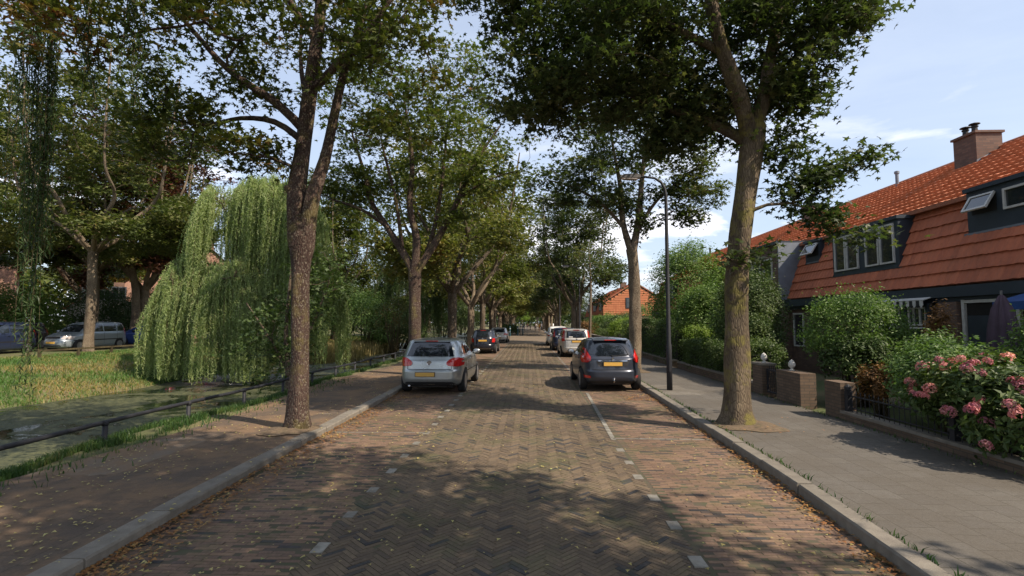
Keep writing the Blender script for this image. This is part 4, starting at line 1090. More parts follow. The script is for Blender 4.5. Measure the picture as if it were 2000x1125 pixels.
S = dict(paint=P_SIL, len=4.2, hw=.88, wr=.32, wy=.80, wb=2.58, sill=.25,
    lv=hatch(4.2, 1.48, .88, .99, .13, .42, 3.05, .90, bl=.64),
    rear_glass=[(-.64,1.005),(.64,1.005),(.60,1.12),(.53,1.35),(.50,1.375),(-.50,1.375),(-.53,1.35),(-.60,1.12)],
    side=[[(.55,1.08),(.62,1.05),(1.28,1.04),(1.30,1.33),(.95,1.34),(.75,1.27)], [(1.36,1.03),(2.55,1.0),(2.62,1.04),(2.1,1.3),(1.85,1.36),(1.37,1.345)]],
    seams=[[(1.31,.35),(1.325,.35),(1.325,1.0),(1.31,1.0)], [(2.70,.35),(2.715,.35),(2.715,.95),(2.70,.95)], [(.95,.56),(3.0,.54),(3.0,.565),(.95,.585)]], handles=[(1.52,.88)],
    tail=[[(.46,.80),(.50,.765),(.60,.75),(.74,.74),(.845,.76),(.855,.86),(.83,.94),(.74,.975),(.60,.955),(.50,.90),(.455,.85)]],
    extra=[('hatch_seam', [(-.58,.665),(.58,.665),(.60,.68),(-.60,.68)], 'blackplastic', .004), ('hatch_seam', [(-.60,.68),(-.585,.68),(-.56,.93),(-.575,.93)], 'blackplastic', .004), ('hatch_seam', [(.585,.68),(.60,.68),(.575,.93),(.56,.93)], 'blackplastic', .004),
           ('lower_valance', [(-.72,.23),(.72,.23),(.70,.29),(.60,.345),(-.60,.345),(-.70,.29)], 'blackplastic', .008), ('valance_strip', rrect(-.15,.15,.275,.29,.006), 'chrome', .014), ('brake_light', rrect(-.16,.16,1.39,1.41,.008), 'redlight', .01)],
    front_extra=[('grille', rrect(-.45,.45,.55,.66,.03), 'blackplastic', .006)], head=[[(.48,.66),(.80,.66),(.82,.78),(.52,.76)]],
    front_glass=[(-.62,1.03),(.62,1.03),(.52,1.38),(-.52,1.38)],
    plate=(-.10,.54), mirror=(2.55,1.03), exhaust=(-.52,.23), wiper=((.0,1.02),(.42,1.09)), antenna=(.75,1.47), badge=(0,.84,.062), badge_letters=True, spoiler=(.36,.62,1.425,.5))
make_car('parked_car', (-2.66, 13.62, .02), R(-1.5), 'silver three door hatchback parked by the left kerb, its round red tail lights towards us', S, 'cars parked along the left kerb')

S2 = dict(paint=P_GREY, len=3.95, hw=.86, wr=.31, wy=.70, wb=2.49, sill=.25,
    lv=hatch(3.95, 1.48, .86, .98, .16, .52, 2.95, .90, bl=.58, er=4.2, tum=.17),
    rear_glass=[(-.60,1.03),(-.40,.985),(0,.97),(.40,.985),(.60,1.03),(.64,1.09),(.60,1.17),(.50,1.33),(.3,1.365),(-.3,1.365),(-.50,1.33),(-.60,1.17),(-.64,1.09)],
    side=[[(.62,1.12),(.7,1.06),(1.42,1.01),(1.44,1.31),(1.1,1.33),(.8,1.28)], [(1.5,1.0),(2.45,.97),(2.55,1.0),(2.05,1.28),(1.8,1.34),(1.51,1.32)]],
    seams=[[(1.455,.35),(1.47,.35),(1.47,1.0),(1.455,1.0)], [(2.60,.35),(2.615,.35),(2.615,.95),(2.60,.95)], [(.72,.62),(.735,.62),(.735,1.0),(.72,1.0)]], handles=[(1.62,.86),(.85,.88)],
    tail=[[(.58,.86),(.66,.80),(.79,.78),(.815,.86),(.80,1.0),(.755,1.12),(.72,1.20),(.68,1.17),(.63,1.03),(.59,.95)]],
    extra=[('hatch_seam', [(-.56,.60),(.56,.60),(.58,.615),(-.58,.615)], 'blackplastic', .004), ('lower_valance', [(-.62,.23),(.62,.23),(.62,.285),(.5,.31),(-.5,.31),(-.62,.285)], 'blackplastic', .008),
           ('plate_recess', [(-.40,.70),(.40,.70),(.46,.84),(-.46,.84)], 'blackplastic', .006), ('chrome_strip', rrect(-.40,.40,.838,.862,.01), 'chrome', .016), ('brake_light', rrect(-.2,.2,1.39,1.41,.008), 'redlight', .01)],
    fog=[rrect(.60,.80,.37,.44,.025)], head=[[(.48,.68),(.78,.66),(.80,.86),(.58,.84)]], front_extra=[('grille', rrect(-.45,.45,.5,.62,.03), 'blackplastic', .006)],
    front_glass=[(-.62,1.03),(.62,1.03),(.5,1.36),(-.5,1.36)],
    plate=(0,.765), mirror=(2.42,1.0), mirmat='blackplastic', wiper=((0,.985),(.46,1.02)), antenna=(1.0,1.47), badge=(0,.905,.04), spoiler=(.40,.72,1.43,.5), towbar=1)
make_car('parked_car', (2.33, 14.35, .02), R(1.0), 'dark grey hatchback with tall red tail lights and a towbar parked by the right kerb', S2, 'cars parked along the right kerb')

S3 = dict(paint=P_BLK, len=3.55, hw=.81, wr=.29, wy=.62, wb=2.30, sill=.24,
    lv=hatch(3.55, 1.49, .81, .95, .10, .46, 2.72, .88, bl=.55, er=3.6, tum=.17),
    rear_glass=[(-.54,1.02),(.54,1.02),(.48,1.33),(.4,1.365),(-.4,1.365),(-.48,1.33)],
    side=[[(.65,1.05),(1.3,1.0),(1.3,1.3),(.85,1.3)], [(1.36,1.0),(2.3,.98),(1.95,1.25),(1.36,1.33)]],
    tail=[[(.54,.70),(.68,.69),(.72,.78),(.70,.93),(.58,.93)]], extra=[('chrome_strip', rrect(-.3,.3,.86,.885,.01), 'chrome', .016), ('chrome_strip', rrect(-.45,.5,.30,.32,.008), 'chrome', .016), ('lower_valance', rrect(-.6,.6,.22,.29,.02), 'blackplastic', .008)],
    plate=(0,.80), mirror=(2.2,.98), badge=(0,.93,.04), wiper=((0,1.03),(.3,1.06)), spoiler=(.38,.6,1.43,.42))
make_car('parked_car', (-2.82, 31.2, .02), R(-1), 'small black hatchback parked beyond the silver hatchback', S3, 'cars parked along the left kerb')
S4 = dict(paint=P_BEI, len=4.3, hw=.85, wr=.30, wy=.85, wb=2.55, sill=.24,
    lv=hatch(4.3, 1.42, .85, .93, .35, .85, 3.15, .85, bl=.6, er=4.2, tum=.14),
    rear_glass=[(-.62,.98),(.62,.98),(.52,1.3),(-.52,1.3)], side=[[(.95,1.0),(1.5,.98),(1.5,1.26),(1.15,1.26)], [(1.56,.98),(2.7,.97),(2.2,1.25),(1.56,1.28)]],
    tail=[[(.5,.74),(.8,.72),(.82,.9),(.52,.88)]], extra=[('lower_valance', rrect(-.6,.6,.22,.29,.02), 'blackplastic', .008)], plate=(0,.5), mirror=(2.6,.98), badge=(0,.84,.04))
make_car('parked_car', (-2.85, 47.5, .02), R(-1), 'light silver car half hidden beyond the small black hatchback', S4, 'cars parked along the left kerb')
S5 = dict(paint=P_BEI, len=4.02, hw=.86, wr=.31, wy=.72, wb=2.49, sill=.26,
    lv=hatch(4.02, 1.55, .86, 1.0, .06, .28, 3.2, .93, bl=.55, er=5, tum=.11, roofy=.55),
    rear_glass=[(-.56,1.06),(.56,1.06),(.52,1.40),(-.52,1.40)], side=[[(.35,1.1),(.95,1.08),(.95,1.38),(.5,1.4)], [(1.0,1.08),(1.6,1.07),(1.6,1.4),(1.0,1.4)], [(1.66,1.07),(2.7,1.04),(2.25,1.3),(1.66,1.4)]],
    tail=[[(.62,.88),(.78,.86),(.80,1.05),(.74,1.30),(.68,1.45),(.61,1.45),(.64,1.25),(.65,1.05)]], extra=[('hatch_seam', rrect(-.6,.6,.6,.615,.005), 'blackplastic', .004), ('lower_valance', rrect(-.6,.6,.23,.3,.02), 'blackplastic', .008), ('window_sticker', rrect(-.42,-.2,1.08,1.13,.01), 'white_paint', .01)],
    plate=(0,.86), mirror=(2.6,1.05), mirmat='blackplastic', badge=(0,.97,.04), wiper=((0,1.07),(.4,1.1)), spoiler=(.2,.5,1.50,.52))
make_car('parked_car', (2.62, 28.3, .02), R(.5), 'light silver tall hatchback with long upright red tail lights behind the dark grey one', S5, 'cars parked along the right kerb')
S6 = dict(S5, paint=P_BLU, tail=[[(.64,.95),(.80,.94),(.80,1.2),(.7,1.4),(.66,1.35)]]); make_car('parked_car', (2.42, 34.6, .02), R(.5), 'dark blue people carrier in the middle of the right kerb row', S6, 'cars parked along the right kerb')
S7 = dict(S4, paint=P_WHT, lv=hatch(4.2, 1.58, .88, 1.0, .1, .35, 3.1, .92, bl=.6, er=5, tum=.12), rear_glass=[(-.6,1.06),(.6,1.06),(.54,1.4),(-.54,1.4)], side=S5['side'], len=4.2, tail=[[(.66,.8),(.84,.78),(.84,1.05),(.7,1.05)]], mirror=(2.6,1.05))
make_car('parked_car', (2.35, 41.5, .02), R(.5), 'white car furthest in the right kerb row before the hump', S7, 'cars parked along the right kerb')
make_car('parked_car', (-4.2, 121, .02), 0, 'white car in the distance left of the people', dict(S7), 'distant cars')
make_car('parked_car', (5.9, 139, .02), R(180), 'white car in the distance beside the teal van', dict(S7), 'distant cars')
SV = dict(S5, paint=P_TEAL, hw=.98, len=4.9, wr=.33, wy=.9, wb=3.0, lv=hatch(4.9, 2.1, .98, 1.25, .05, .12, 4.2, 1.1, bl=.6, er=6, tum=.1, roofy=.3),
    rear_glass=[(-.7,1.3),(.7,1.3),(.66,1.8),(-.66,1.8)], side=[[(3.2,1.3),(3.9,1.28),(3.5,1.75),(3.2,1.8)]], tail=[[(.8,.9),(.93,.9),(.93,1.3),(.8,1.3)]], mirror=(3.7,1.35), front_glass=[(-.75,1.35),(.75,1.35),(.7,1.85),(-.7,1.85)], extra=[], spoiler=(.1,.2,2.0,.3))
make_car('parked_van', (4.0, 128, .02), 0, 'teal van in the distance at the end of the right row', SV, 'distant cars')
# far bank road, parked cars
FB = 'cars parked across the canal'
S8 = dict(paint=P_GRN, len=4.5, hw=.88, wr=.32, wy=.85, wb=2.72, sill=.27,
    lv=hatch(4.5, 1.66, .88, 1.03, .10, .35, 3.75, .93, bl=.6, er=5, tum=.12, roofy=.7),
    rear_glass=[(-.6,1.1),(.6,1.1),(.55,1.5),(-.55,1.5)], side=[[(.38,1.12),(1.0,1.1),(1.0,1.5),(.55,1.5)], [(1.08,1.1),(1.95,1.09),(1.95,1.51),(1.08,1.51)], [(2.03,1.09),(3.2,1.07),(2.75,1.42),(2.5,1.5),(2.03,1.51)]],
    seams=[[(1.03,.35),(1.045,.35),(1.045,1.08),(1.03,1.08)], [(1.98,.35),(1.995,.35),(1.995,1.08),(1.98,1.08)], [(3.2,.35),(3.215,.35),(3.215,1.0),(3.2,1.0)], [(.6,.60),(3.9,.58),(3.9,.64),(.6,.66)]], handles=[(1.2,.93),(2.15,.92)],
    tail=[[(.66,.8),(.76,.8),(.74,1.2),(.66,1.3)]], head=[[(.46,.70),(.76,.68),(.80,.84),(.52,.86)]], front_extra=[('grille', rrect(-.42,.42,.72,.84,.03), 'blackplastic', .006), ('front_plate', rrect(-.26,.26,.44,.55,.01), 'plate', .02), ('lower_intake', rrect(-.5,.5,.26,.36,.03), 'blackplastic', .006)],
    front_glass=[(-.66,1.08),(.66,1.08),(.55,1.5),(-.55,1.5)], plate=(0,.7), mirror=(3.1,1.12), badge=(0,.98,.03))
make_car('parked_car', (-26.4, 32.2, .30), R(178), 'grey silver people carrier behind the tall maple across the canal, headlight towards us', S8, FB)
def far_car(base, p, loc, rz, label, **kw):
    make_car('parked_car', loc, rz, label, dict(base, paint=p, **kw), FB)
far_car(S8, P_BLU, (-28.0, 27.7, .30), R(187), 'dark blue car at the left edge across the canal')
far_car(S5, P_BLUE2, (-24.8, 35.8, .30), R(120), 'bright blue hatchback across the canal, right of the people carrier')
far_car(S2, P_GREY, (-21.8, 35.0, .30), R(-130), 'dark car beside the willow across the canal')
far_car(S8, P_BLK, (-31.0, 31.5, .30), R(188), 'black car half hidden behind the hanging strands across the canal')
# ------------------------------------------------------------------ houses
def tile_mat(name, c1, c2, c3, dark=.5):
    m, t = newmat(name)
    br = t.n('ShaderNodeTexBrick', offset=0.0); uvn = t.n('ShaderNodeUVMap'); t.link(uvn.outputs[0], br.inputs['Vector'])
    br.inputs['Scale'].default_value = 1; br.inputs['Brick Width'].default_value = 1; br.inputs['Row Height'].default_value = 1; br.inputs['Mortar Size'].default_value = 0
    br.inputs['Color1'].default_value = (*c1, 1); br.inputs['Color2'].default_value = (*c2, 1); br.inputs['Bias'].default_value = 0
    c = br.outputs['Color']
    c = t.mix(t.ramp(t.noise(t.pos, 1.2, 5, .7), [(.42, 0), (.7, dark)]), c, c3)
    c = t.mix(t.ramp(t.noise(t.pos, 12, 5, .7), [(.55, 0), (.75, .4)]), c, tuple(x * .5 for x in c3))
    t.link(c, t.b.inputs['Base Color']); t.b.inputs['Roughness'].default_value = .8; t.b.inputs['Specular IOR Level'].default_value = .25
    return m
M['tile'] = tile_mat('orange_pantile', (.70, .27, .14), (.56, .205, .10), (.38, .16, .09), .45)
M['tile2'] = tile_mat('red_hanging_tile', (.48, .15, .075), (.38, .115, .06), (.22, .085, .05), .5)
M['tile3'] = tile_mat('sunlit_hanging_tile', (.46, .17, .08), (.38, .13, .06), (.28, .10, .05), .3)
def wall_brick(name, c1, c2, mo):
    m, t = newmat(name)
    tx = t.n('ShaderNodeTexBrick', offset=.5); cb = t.n('ShaderNodeCombineXYZ'); sx = t.n('ShaderNodeSeparateXYZ'); t.link(t.pos, sx.inputs[0])
    ad = t.n('ShaderNodeMath', operation='ADD'); t.link(sx.outputs[0], ad.inputs[0]); t.link(sx.outputs[1], ad.inputs[1])
    t.link(ad.outputs[0], cb.inputs[0]); t.link(sx.outputs[2], cb.inputs[1]); t.link(cb.outputs[0], tx.inputs['Vector'])
    tx.inputs['Scale'].default_value = 1; tx.inputs['Brick Width'].default_value = .22; tx.inputs['Row Height'].default_value = .065; tx.inputs['Mortar Size'].default_value = .006
    tx.inputs['Color1'].default_value = (*c1, 1); tx.inputs['Color2'].default_value = (*c2, 1); tx.inputs['Mortar'].default_value = (*mo, 1)
    c = t.mix(t.ramp(t.noise(t.pos, 2.4, 5, .7), [(.4, 0), (.7, .5)]), tx.outputs['Color'], tuple(x * .6 for x in c2))
    t.link(c, t.b.inputs['Base Color']); t.b.inputs['Roughness'].default_value = .9
    bump(t, tx.outputs['Fac'], -.5, .01); return m
M['brick_brown'] = wall_brick('brown_facade_brick', (.17, .10, .07), (.11, .065, .05), (.09, .08, .07))
M['brick_garden'] = wall_brick('garden_wall_brick', (.15, .10, .065), (.10, .068, .045), (.055, .05, .04))
M['brick_pink'] = wall_brick('pinkish_facade_brick', (.38, .2, .14), (.3, .15, .1), (.28, .24, .2))
M['render'] = mat('pale_render', (.55, .5, .43), (.45, .41, .35), 3, .9)
M['ridge'] = mat('ridge_tile', (.36, .13, .065), (.25, .10, .06), 9, .85)

def tiles(name, p0, ex, ey, nrm, L, H, tw, th, m, parent, lift=.04, wave=.022, res=6, holes=()):
    """tile surface: p0 lower start, ex along the courses, ey up the slope; real stepped courses with pan waves"""
    p0, ex, ey, nrm = map(np.array, (p0, ex, ey, nrm)); ncol = int(round(L / tw)); tw = L / ncol; nrow = int(round(H / th)); th = H / nrow
    us = np.linspace(0, L, ncol * res + 1); V = []; F = []; UV = []
    wv = wave * (.5 + .5 * np.sin(2 * math.pi * us / tw - .6)) ** 1.4
    n = len(us); rg = np.random.default_rng(int(abs(p0[1]) * 10) + 3)
    for r in range(nrow):
        jit = np.repeat(rg.normal(size=ncol) * .004, res); jit = np.append(jit, jit[-1])
        for (v, h) in ((r*th, 0.0), (r*th + .001, lift), ((r+1)*th + .004, .006)):
            q = p0[None] + us[:, None] * ex[None] + (v + (jit if h == lift else 0*jit))[:, None] * ey[None] + (h + (wv if h else wv * .3) + jit * .5)[:, None] * nrm[None]
            V.append(q)
        for k in range(2):
            b = (r*3 + k) * n; i = np.arange(n - 1)
            f = np.stack([b+i, b+i+1, b+n+i+1, b+n+i], 1)
            if holes:
                uc = (us[:-1] + us[1:]) / 2; vc = (r + .5) * th; keep = np.ones(n-1, bool)
                for (a0, a1, b0, b1) in holes:
                    if b0 < vc < b1: keep &= ~((uc > a0) & (uc < a1))
                f = f[keep]; ii = i[keep]
            else: ii = i
            F.append(f); 
            u0 = ii / res; UV.append(np.stack([np.stack([u0, np.full(len(ii), r + .3)], 1), np.stack([u0 + .9/res, np.full(len(ii), r + .3)], 1), np.stack([u0 + .9/res, np.full(len(ii), r + .7)], 1), np.stack([u0, np.full(len(ii), r + .7)], 1)], 1).reshape(-1, 2))
    me = np_mesh(name, np.concatenate(V), np.concatenate(F))
    uv = me.uv_layers.new(name='UVMap'); uv.data.foreach_set('uv', np.concatenate(UV).astype(np.float32).ravel())
    o = link(name, me, m, parent, True); me.set_sharp_from_angle(angle=R(40)); return o

def window(parent, X, y0, y1, z0, z1, fr=.055, bars=(), hbars=(), mt='white_paint', curtain=False, depth=.05, name='window'):
    """window in a wall facing -x; X = outer plane of the wall"""
    q = MB(); q.box(X - .01, X + .012, y0+fr*.5, y1-fr*.5, z0+fr*.5, z1-fr*.5)
    w = q.build(name, M['glass'], parent)
    q = MB(); xo = X - depth
    q.box(xo, X+.02, y0, y0+fr, z0, z1); q.box(xo, X+.02, y1-fr, y1, z0, z1); q.box(xo+.002, X+.018, y0+fr, y1-fr, z0, z0+fr); q.box(xo+.002, X+.018, y0+fr, y1-fr, z1-fr, z1)
    for b in bars: q.box(xo+.008, X+.015, b-.02, b+.02, z0+fr, z1-fr)
    for b in hbars: q.box(xo+.006, X+.014, y0+fr, y1-fr, b-.02, b+.02)
    q.build('frame', M[mt], w)
    if curtain:
        q = MB(); n = 24
        for k in range(n):
            a = y0+fr + (y1-y0-2*fr)*k/n; b = y0+fr + (y1-y0-2*fr)*(k+1)/n; o = .01 * (k % 2)
            q.box(X - .016 - o*.3, X - .0125, a, b, z0+fr+(z1-z0)*.45, z1-fr)
        q.build('curtain', M['curtain'], w)
    return w

XF, ZB, XM, ZM, XR, ZR = 10.42, 2.86, 11.2, 5.15, 15.0, 7.5
ROWH = 'terraced houses along the right side'
def frustum_cheek(q, X0, y, z0, z1, t=.04): pass
def mansard_x(z): return XF + (XM - XF) * (z - ZB) / (ZM - ZB)

def house(Y0, Y1, label, front='mansard', dormers=(), chimney=None, ground=None, gable_near=False, XO=0, tm=None, endwall=False, group=ROWH):
    root = thing('terraced_house', (0, 0, 0), label, 'house', group)
    L = Y1 - Y0
    # shell: brick ground floor + gable outline so that nothing is hollow
    prof = [(XF + .12, 0), (XF + .12, ZB), (XM + .1, ZM - .1), (XR, ZR - .12), (18.9, 5.0), (18.9, 0)]
    q = MB(); q.prism(prof, 'y', Y0 + .02, Y1 - .02); q.build('wall', M['brick_brown'], root)
    # upper roof, front pitch and rear pitch
    s = math.hypot(XR - XM + .15, ZR - ZM + .1); ex = (0, 1, 0); d = np.array([XR - XM + .15, 0, ZR - ZM + .1]) / s; nn = np.array([-d[2], 0, d[0]])
    rf = tiles('roof', (XM - .15, Y0, ZM - .1), ex, d, nn, L, s, .21, .36, M['tile'], root, lift=.11, wave=.012)
    d2 = np.array([-(19.2 - XR), 0, ZR - 4.9]) / math.hypot(19.2 - XR, ZR - 4.9); n2 = np.array([d2[2], 0, -d2[0]])
    tiles('rear_roof', (19.2, Y0, 4.9), ex, d2, n2, L, math.hypot(19.2 - XR, ZR - 4.9), .25, .4, M['tile'], root, res=4)
    q = MB(); y = Y0
    while y < Y1 - .1:
        q.prism([(XR + .15*math.cos(a), ZR - .02 + .12*math.sin(a)) for a in [math.pi*k/6 for k in range(7)]], 'y', y, min(y + .355, Y1)); y += .36
    q.build('ridge', M['ridge'], root)
    if front == 'mansard':
        s = math.hypot(XM - XF, ZM - ZB); d = np.array([XM - XF, 0, ZM - ZB]) / s; nn = np.array([-d[2], 0, d[0]])
        holes = [(a - Y0 + .02, b - Y0 - .02, (z0 - ZB) / (ZM - ZB) * s + .02, (z1 - ZB) / (ZM - ZB) * s + .4 if z1 > 4.9 else (z1 - ZB) / (ZM - ZB) * s) for (a, b, z0, z1, _) in dormers]
        tiles('mansard', (XF, Y0, ZB), ex, d, nn, L, s, .2, .345, tm or M['tile2'], root, lift=.05, wave=.016, holes=holes)
        q = MB(); q.box(XM - .26, XM - .1, Y0, Y1, ZM - .14, ZM - .03); q.build('gutter', M['ridge'], root)
        q = MB(); q.box(XF - .12, XF + .25, Y0, Y1, ZB - .3, ZB - .04); q.box(XF + .0, XF + .35, Y0, Y1, ZB - .42, ZB - .302); q.build('fascia', M['navy_paint'], root)
        for (a, b, z0, z1, kind) in dormers:
            XD = mansard_x(z0) - .03; dq = MB()
            dq.box(XD, XD + .16, a, b, z0, z1)                        # face
            dq.box(XD - .06, XM + .35, a - .04, b + .04, z1, z1 + .1)         # little roof
            dm = dq.build('dormer', M['navy_paint'], root)
            q = MB()
            for yy in (a, b - .05):
                q.prism([(XD + .16, z0), (XM + .3, z1), (XD + .16, z1)], 'y', yy + .004, yy + .046)
            q.prism([(XD - .02, z0 - .05), (XD - .02, z0), (XD + .3, z0), (XD + .3, z0 - .05)], 'y', a - .1, b + .1)
            q.build('cheek', M['zinc'] if kind != 'big' else M['navy_paint'], dm)
            if kind == 'big':
                w = (b - a); z2 = z0 + .12; z3 = z1 - .1
                for f0, f1 in ((.05, .24), (.255, .45), (.56, .75), (.765, .955)):
                    window(dm, XD, a + w*f0, a + w*f1, z2, z3, fr=.05)
            elif kind == 'two':
                w = (b - a)
                window(dm, XD, b - 1.75, b - 1.0, z0 + .38, z1 - .14, fr=.05)
                window(dm, XD, b - 2.7, b - 1.95, z0 + .38, z1 - .14, fr=.05)
                vent_window(dm, XD, b - .80, b - .13, z0 + .42, z1 - .14)
            else:
                vent_window(dm, XD, a + .1, b - .1, z0 + .2, z1 - .08)
    if chimney:
        x0, x1, y0, y1, z0, z1 = chimney
        q = MB(); q.box(x0, x1, y0, y1, z0, z1); q.box(x0-.05, x1+.05, y0-.05, y1+.05, z1, z1+.07)
        ch = q.build('chimney', M['brick_brown'], rf)
        q = MB(); q.prism([(x0-.03, z0+.55), (x1+.0, z0+.95), (x1+.0, z0+1.1), (x0-.03, z0+.68)], 'y', y0-.03, y0-.004); q.build('flashing', M['zinc'], ch)
        for k, (a, b) in enumerate(((.25, .3), (.25, .7), (.7, .5))):
            q = MB(); cx_, cy_ = x0 + (x1-x0)*a, y0 + (y1-y0)*b
            q.lathe([(.09, z1+.05), (.075, z1+.25), (.10, z1+.27), (.10, z1+.3)] if k < 2 else [(.06, z1+.05), (.05, z1+.22)], 12, (cx_, cy_, 0))
            if k < 2: q.lathe([(.02, z1+.31), (.15, z1+.36), (.14, z1+.38), (.01, z1+.42)], 12, (cx_, cy_, 0))
            q.build('chimney_pot', M['blackplastic'], ch)
    if gable_near:
        # tile-hung gable towards the viewer
        gl = []
        zz_ = ZB
        tiles('gable_tiles', (XF+.1, Y0 - .02, ZB), (1, 0, 0), (0, 0, 1), (0, -1, 0), 8.4, 2.2, .24, .31, M['tile3'], root, res=4, wave=.01)
        q = MB()
        k = 0
        while ZB + 2.2 + k * .31 < ZR - .25:
            z = ZB + 2.2 + k * .31; t_ = (z + .31 - 5.05) / (ZR - 5.05); a = XM + (XR - XM) * t_; b = 18.9 - (18.9 - XR) * t_
            q.prism([(Y0 - .07, z), (Y0 - .02, z + .31), (Y0 + .05, z + .31), (Y0 + .05, z)], 'x', a, b); k += 1
        q.build('gable_tiles', M['tile3'], root)
        gw = MB(); gw.box(13.7, 15.2, Y0-.12, Y0-.04, 3.9, 5.4); g_ = gw.build('window', M['navy_paint'], root)
        gw = MB()
        for i in range(2):
            for j in range(2): gw.box(13.85 + .68*i, 14.4 + .68*i, Y0-.135, Y0-.122, 4.05+.64*j, 4.6+.64*j)
        gw.build('pane', M['glass'], g_)
        gw = MB(); gw.prism([(XM-.35, ZM-.25), (XR, ZR+.02), (XR, ZR+.17), (XM-.45, ZM-.12)], 'y', Y0-.15, Y0+.02); gw.prism([(19.3, 4.85), (XR+.004, ZR+.02), (XR+.004, ZR+.17), (19.4, 4.98)], 'y', Y0-.15, Y0+.02); gw.build('barge_board', M['ridge'], root)
    return root
def vent_window(parent, X, y0, y1, z0, z1):
    """top-hung casement pushed open"""
    q = MB(); q.box(X-.008, X+.01, y0, y1, z0, z1); q.build('opening', M['interior'], parent)  # near-black panel painted for the unlit room behind the casement
    root = thing('window', (X-.02, 0, z1), None, None); root.parent = parent; root.rotation_euler = (0, R(32), 0); h = z1 - z0
    q = MB()
    q.box(-.03, .02, y0, y0+.05, -h, 0); q.box(-.03, .02, y1-.05, y1, -h, 0); q.box(-.028, .018, y0+.05, y1-.05, -h, -h+.05); q.box(-.028, .018, y0+.05, y1-.05, -.05, 0)
    q.build('frame', M['white_paint'], root)
    q = MB(); q.box(-.008, .002, y0+.05, y1-.05, -h+.05, -.05); q.build('pane', M['glass'], root)

hA = house(5.2, 13.0, 'nearest terraced house at the right edge with two small windows in its dark blue dormer', dormers=[(9.7, 12.85, 4.12, 5.12, 'two'), (6.2, 8.2, 3.6, 5.0, 'big')])
hB = house(13.0, 20.9, 'terraced house with the four casement dormer and the brick chimney', dormers=[(14.95, 18.15, 3.55, 4.93, 'big'), (19.35, 20.35, 4.25, 5.0, 'small')], chimney=(13.95, 14.75, 16.1, 16.95, 6.3, 7.85))
hC = house(20.9, 28.6, 'house with the projecting dark brick bay and zinc cheek beyond the tiled fronts', dormers=[(24.5, 26.8, 3.6, 4.9, 'big')], chimney=(14.1, 14.8, 25.8, 26.6, 6.3, 7.75))
hD = house(28.6, 36.2, 'terraced house half hidden behind the tall light green shrub', dormers=[(29.2, 31.6, 3.6, 4.9, 'big')])
hE = house(36.2, 43.5, 'last terraced house of the near row, its roof end above the shrubs', dormers=[(38, 40.5, 3.6, 4.9, 'big')])
# brick bay on house C
q = MB(); q.box(10.12, 12.2, 21.0, 24.0, 0, 5.12); bay = q.build('brick_bay', M['brick_brown'], hC)
q = MB(); q.box(10.09, 11.35, 20.93, 20.995, 2.84, 5.16); q.build('zinc_cheek', M['zinc'], bay)
q = MB(); q.box(10.02, 12.3, 20.95, 24.1, 5.121, 5.24); q.build('bay_fascia', M['navy_paint'], bay)
window(bay, 10.12, 21.5, 22.3, 3.7, 4.6); window(bay, 10.12, 22.6, 23.4, 3.7, 4.6)
# ground floors
window(hB, XF+.12, 20.0, 20.75, 1.0, 2.3)
def bay_window(root, y0, y1):
    q = MB(); q.box(XF-.15, XF+.13, y0, y1, .12, 1.0); b = q.build('bay_window', M['brick_brown'], root)
    q = MB(); q.box(XF-.17, XF+.115, y0-.02, y1+.02, 1.001, 1.07); q.box(XF-.15, XF-.02, y0, y1, 2.36, 2.43)
    for yy in (y0, (y0*2+y1)/3, (y0+2*y1)/3, y1-.1): q.box(XF-.14, XF-.03, yy, yy+.1, 1.071, 2.359)
    q.build('bay_frame', M['navy_paint'], b)
    w = (y1 - y0) / 3
    for k in range(3):
        window(b, XF-.06, y0+.12+k*w*.97, y0+k*w*.97+w-.02, 1.85, 2.34, fr=.045, bars=[y0+.12+k*w*.97 + w*.3, y0+.12+k*w*.97 + w*.58], curtain=False)
        window(b, XF-.06, y0+.12+k*w*.97, y0+k*w*.97+w-.02, 1.08, 1.82, fr=.045)
    return b
bay_window(hB, 13.55, 15.9)
q = MB()
n_ = 22
for k in range(n_):
    a = 13.45 + 2.6*k/n_; b = a + 2.6/n_
    q.prism([(a, 2.50), (b, 2.50), (b, 2.38), ((a+b)/2, 2.31), (a, 2.38)], 'x', 10.08, 10.09, mi=k % 2)
q.prism([(10.09, 2.50), (10.40, 2.60), (10.40, 2.62), (10.08, 2.52)], 'y', 13.45, 16.05)
q.build('awning', [M['white_paint'], M['blackplastic']], hB)
q = MB(); q.box(XF-.1, XF+.118, 12.72, 13.3, .1, 2.44); q.build('brick_pier', M['brick_brown'], hA)
# near-black panel painting the shaded door recess, front door of house A, window beside it
q = MB(); q.box(XF+.05, XF+.118, 11.3, 12.6, .12, 2.4); po = q.build('porch', M['interior'], hA)
q = MB(); q.box(XF-.02, XF+.045, 11.22, 11.3, .12, 2.48); q.box(XF-.02, XF+.045, 12.6, 12.68, .12, 2.48); q.box(XF-.018, XF+.04, 11.3, 12.6, 2.4, 2.47); q.build('door_frame', M['white_paint'], po)
q = MB(); q.box(XF+.01, XF+.048, 11.75, 12.55, .15, 2.1); dr = q.build('door', M['navy_paint'], po)
q = MB(); q.box(XF-.02, XF+.008, 11.83, 11.87, 1.05, 1.2); q.build('handle', M['chrome'], dr)
window(hA, XF+.12, 8.9, 10.9, .9, 2.3, bars=[9.6, 10.25], hbars=[1.85])
q = MB(); q.prism([(XF-.1, 2.55), (XF-.75, 2.36), (XF-.75, 2.34), (XF-.1, 2.5)], 'y', 8.7, 11.0); q.box(XF-.76, XF-.745, 8.7, 11.0, 2.2, 2.36); q.build('awning', mat('blue_awning', (.02, .07, .22), (.015, .05, .17), 5, .8), hA)
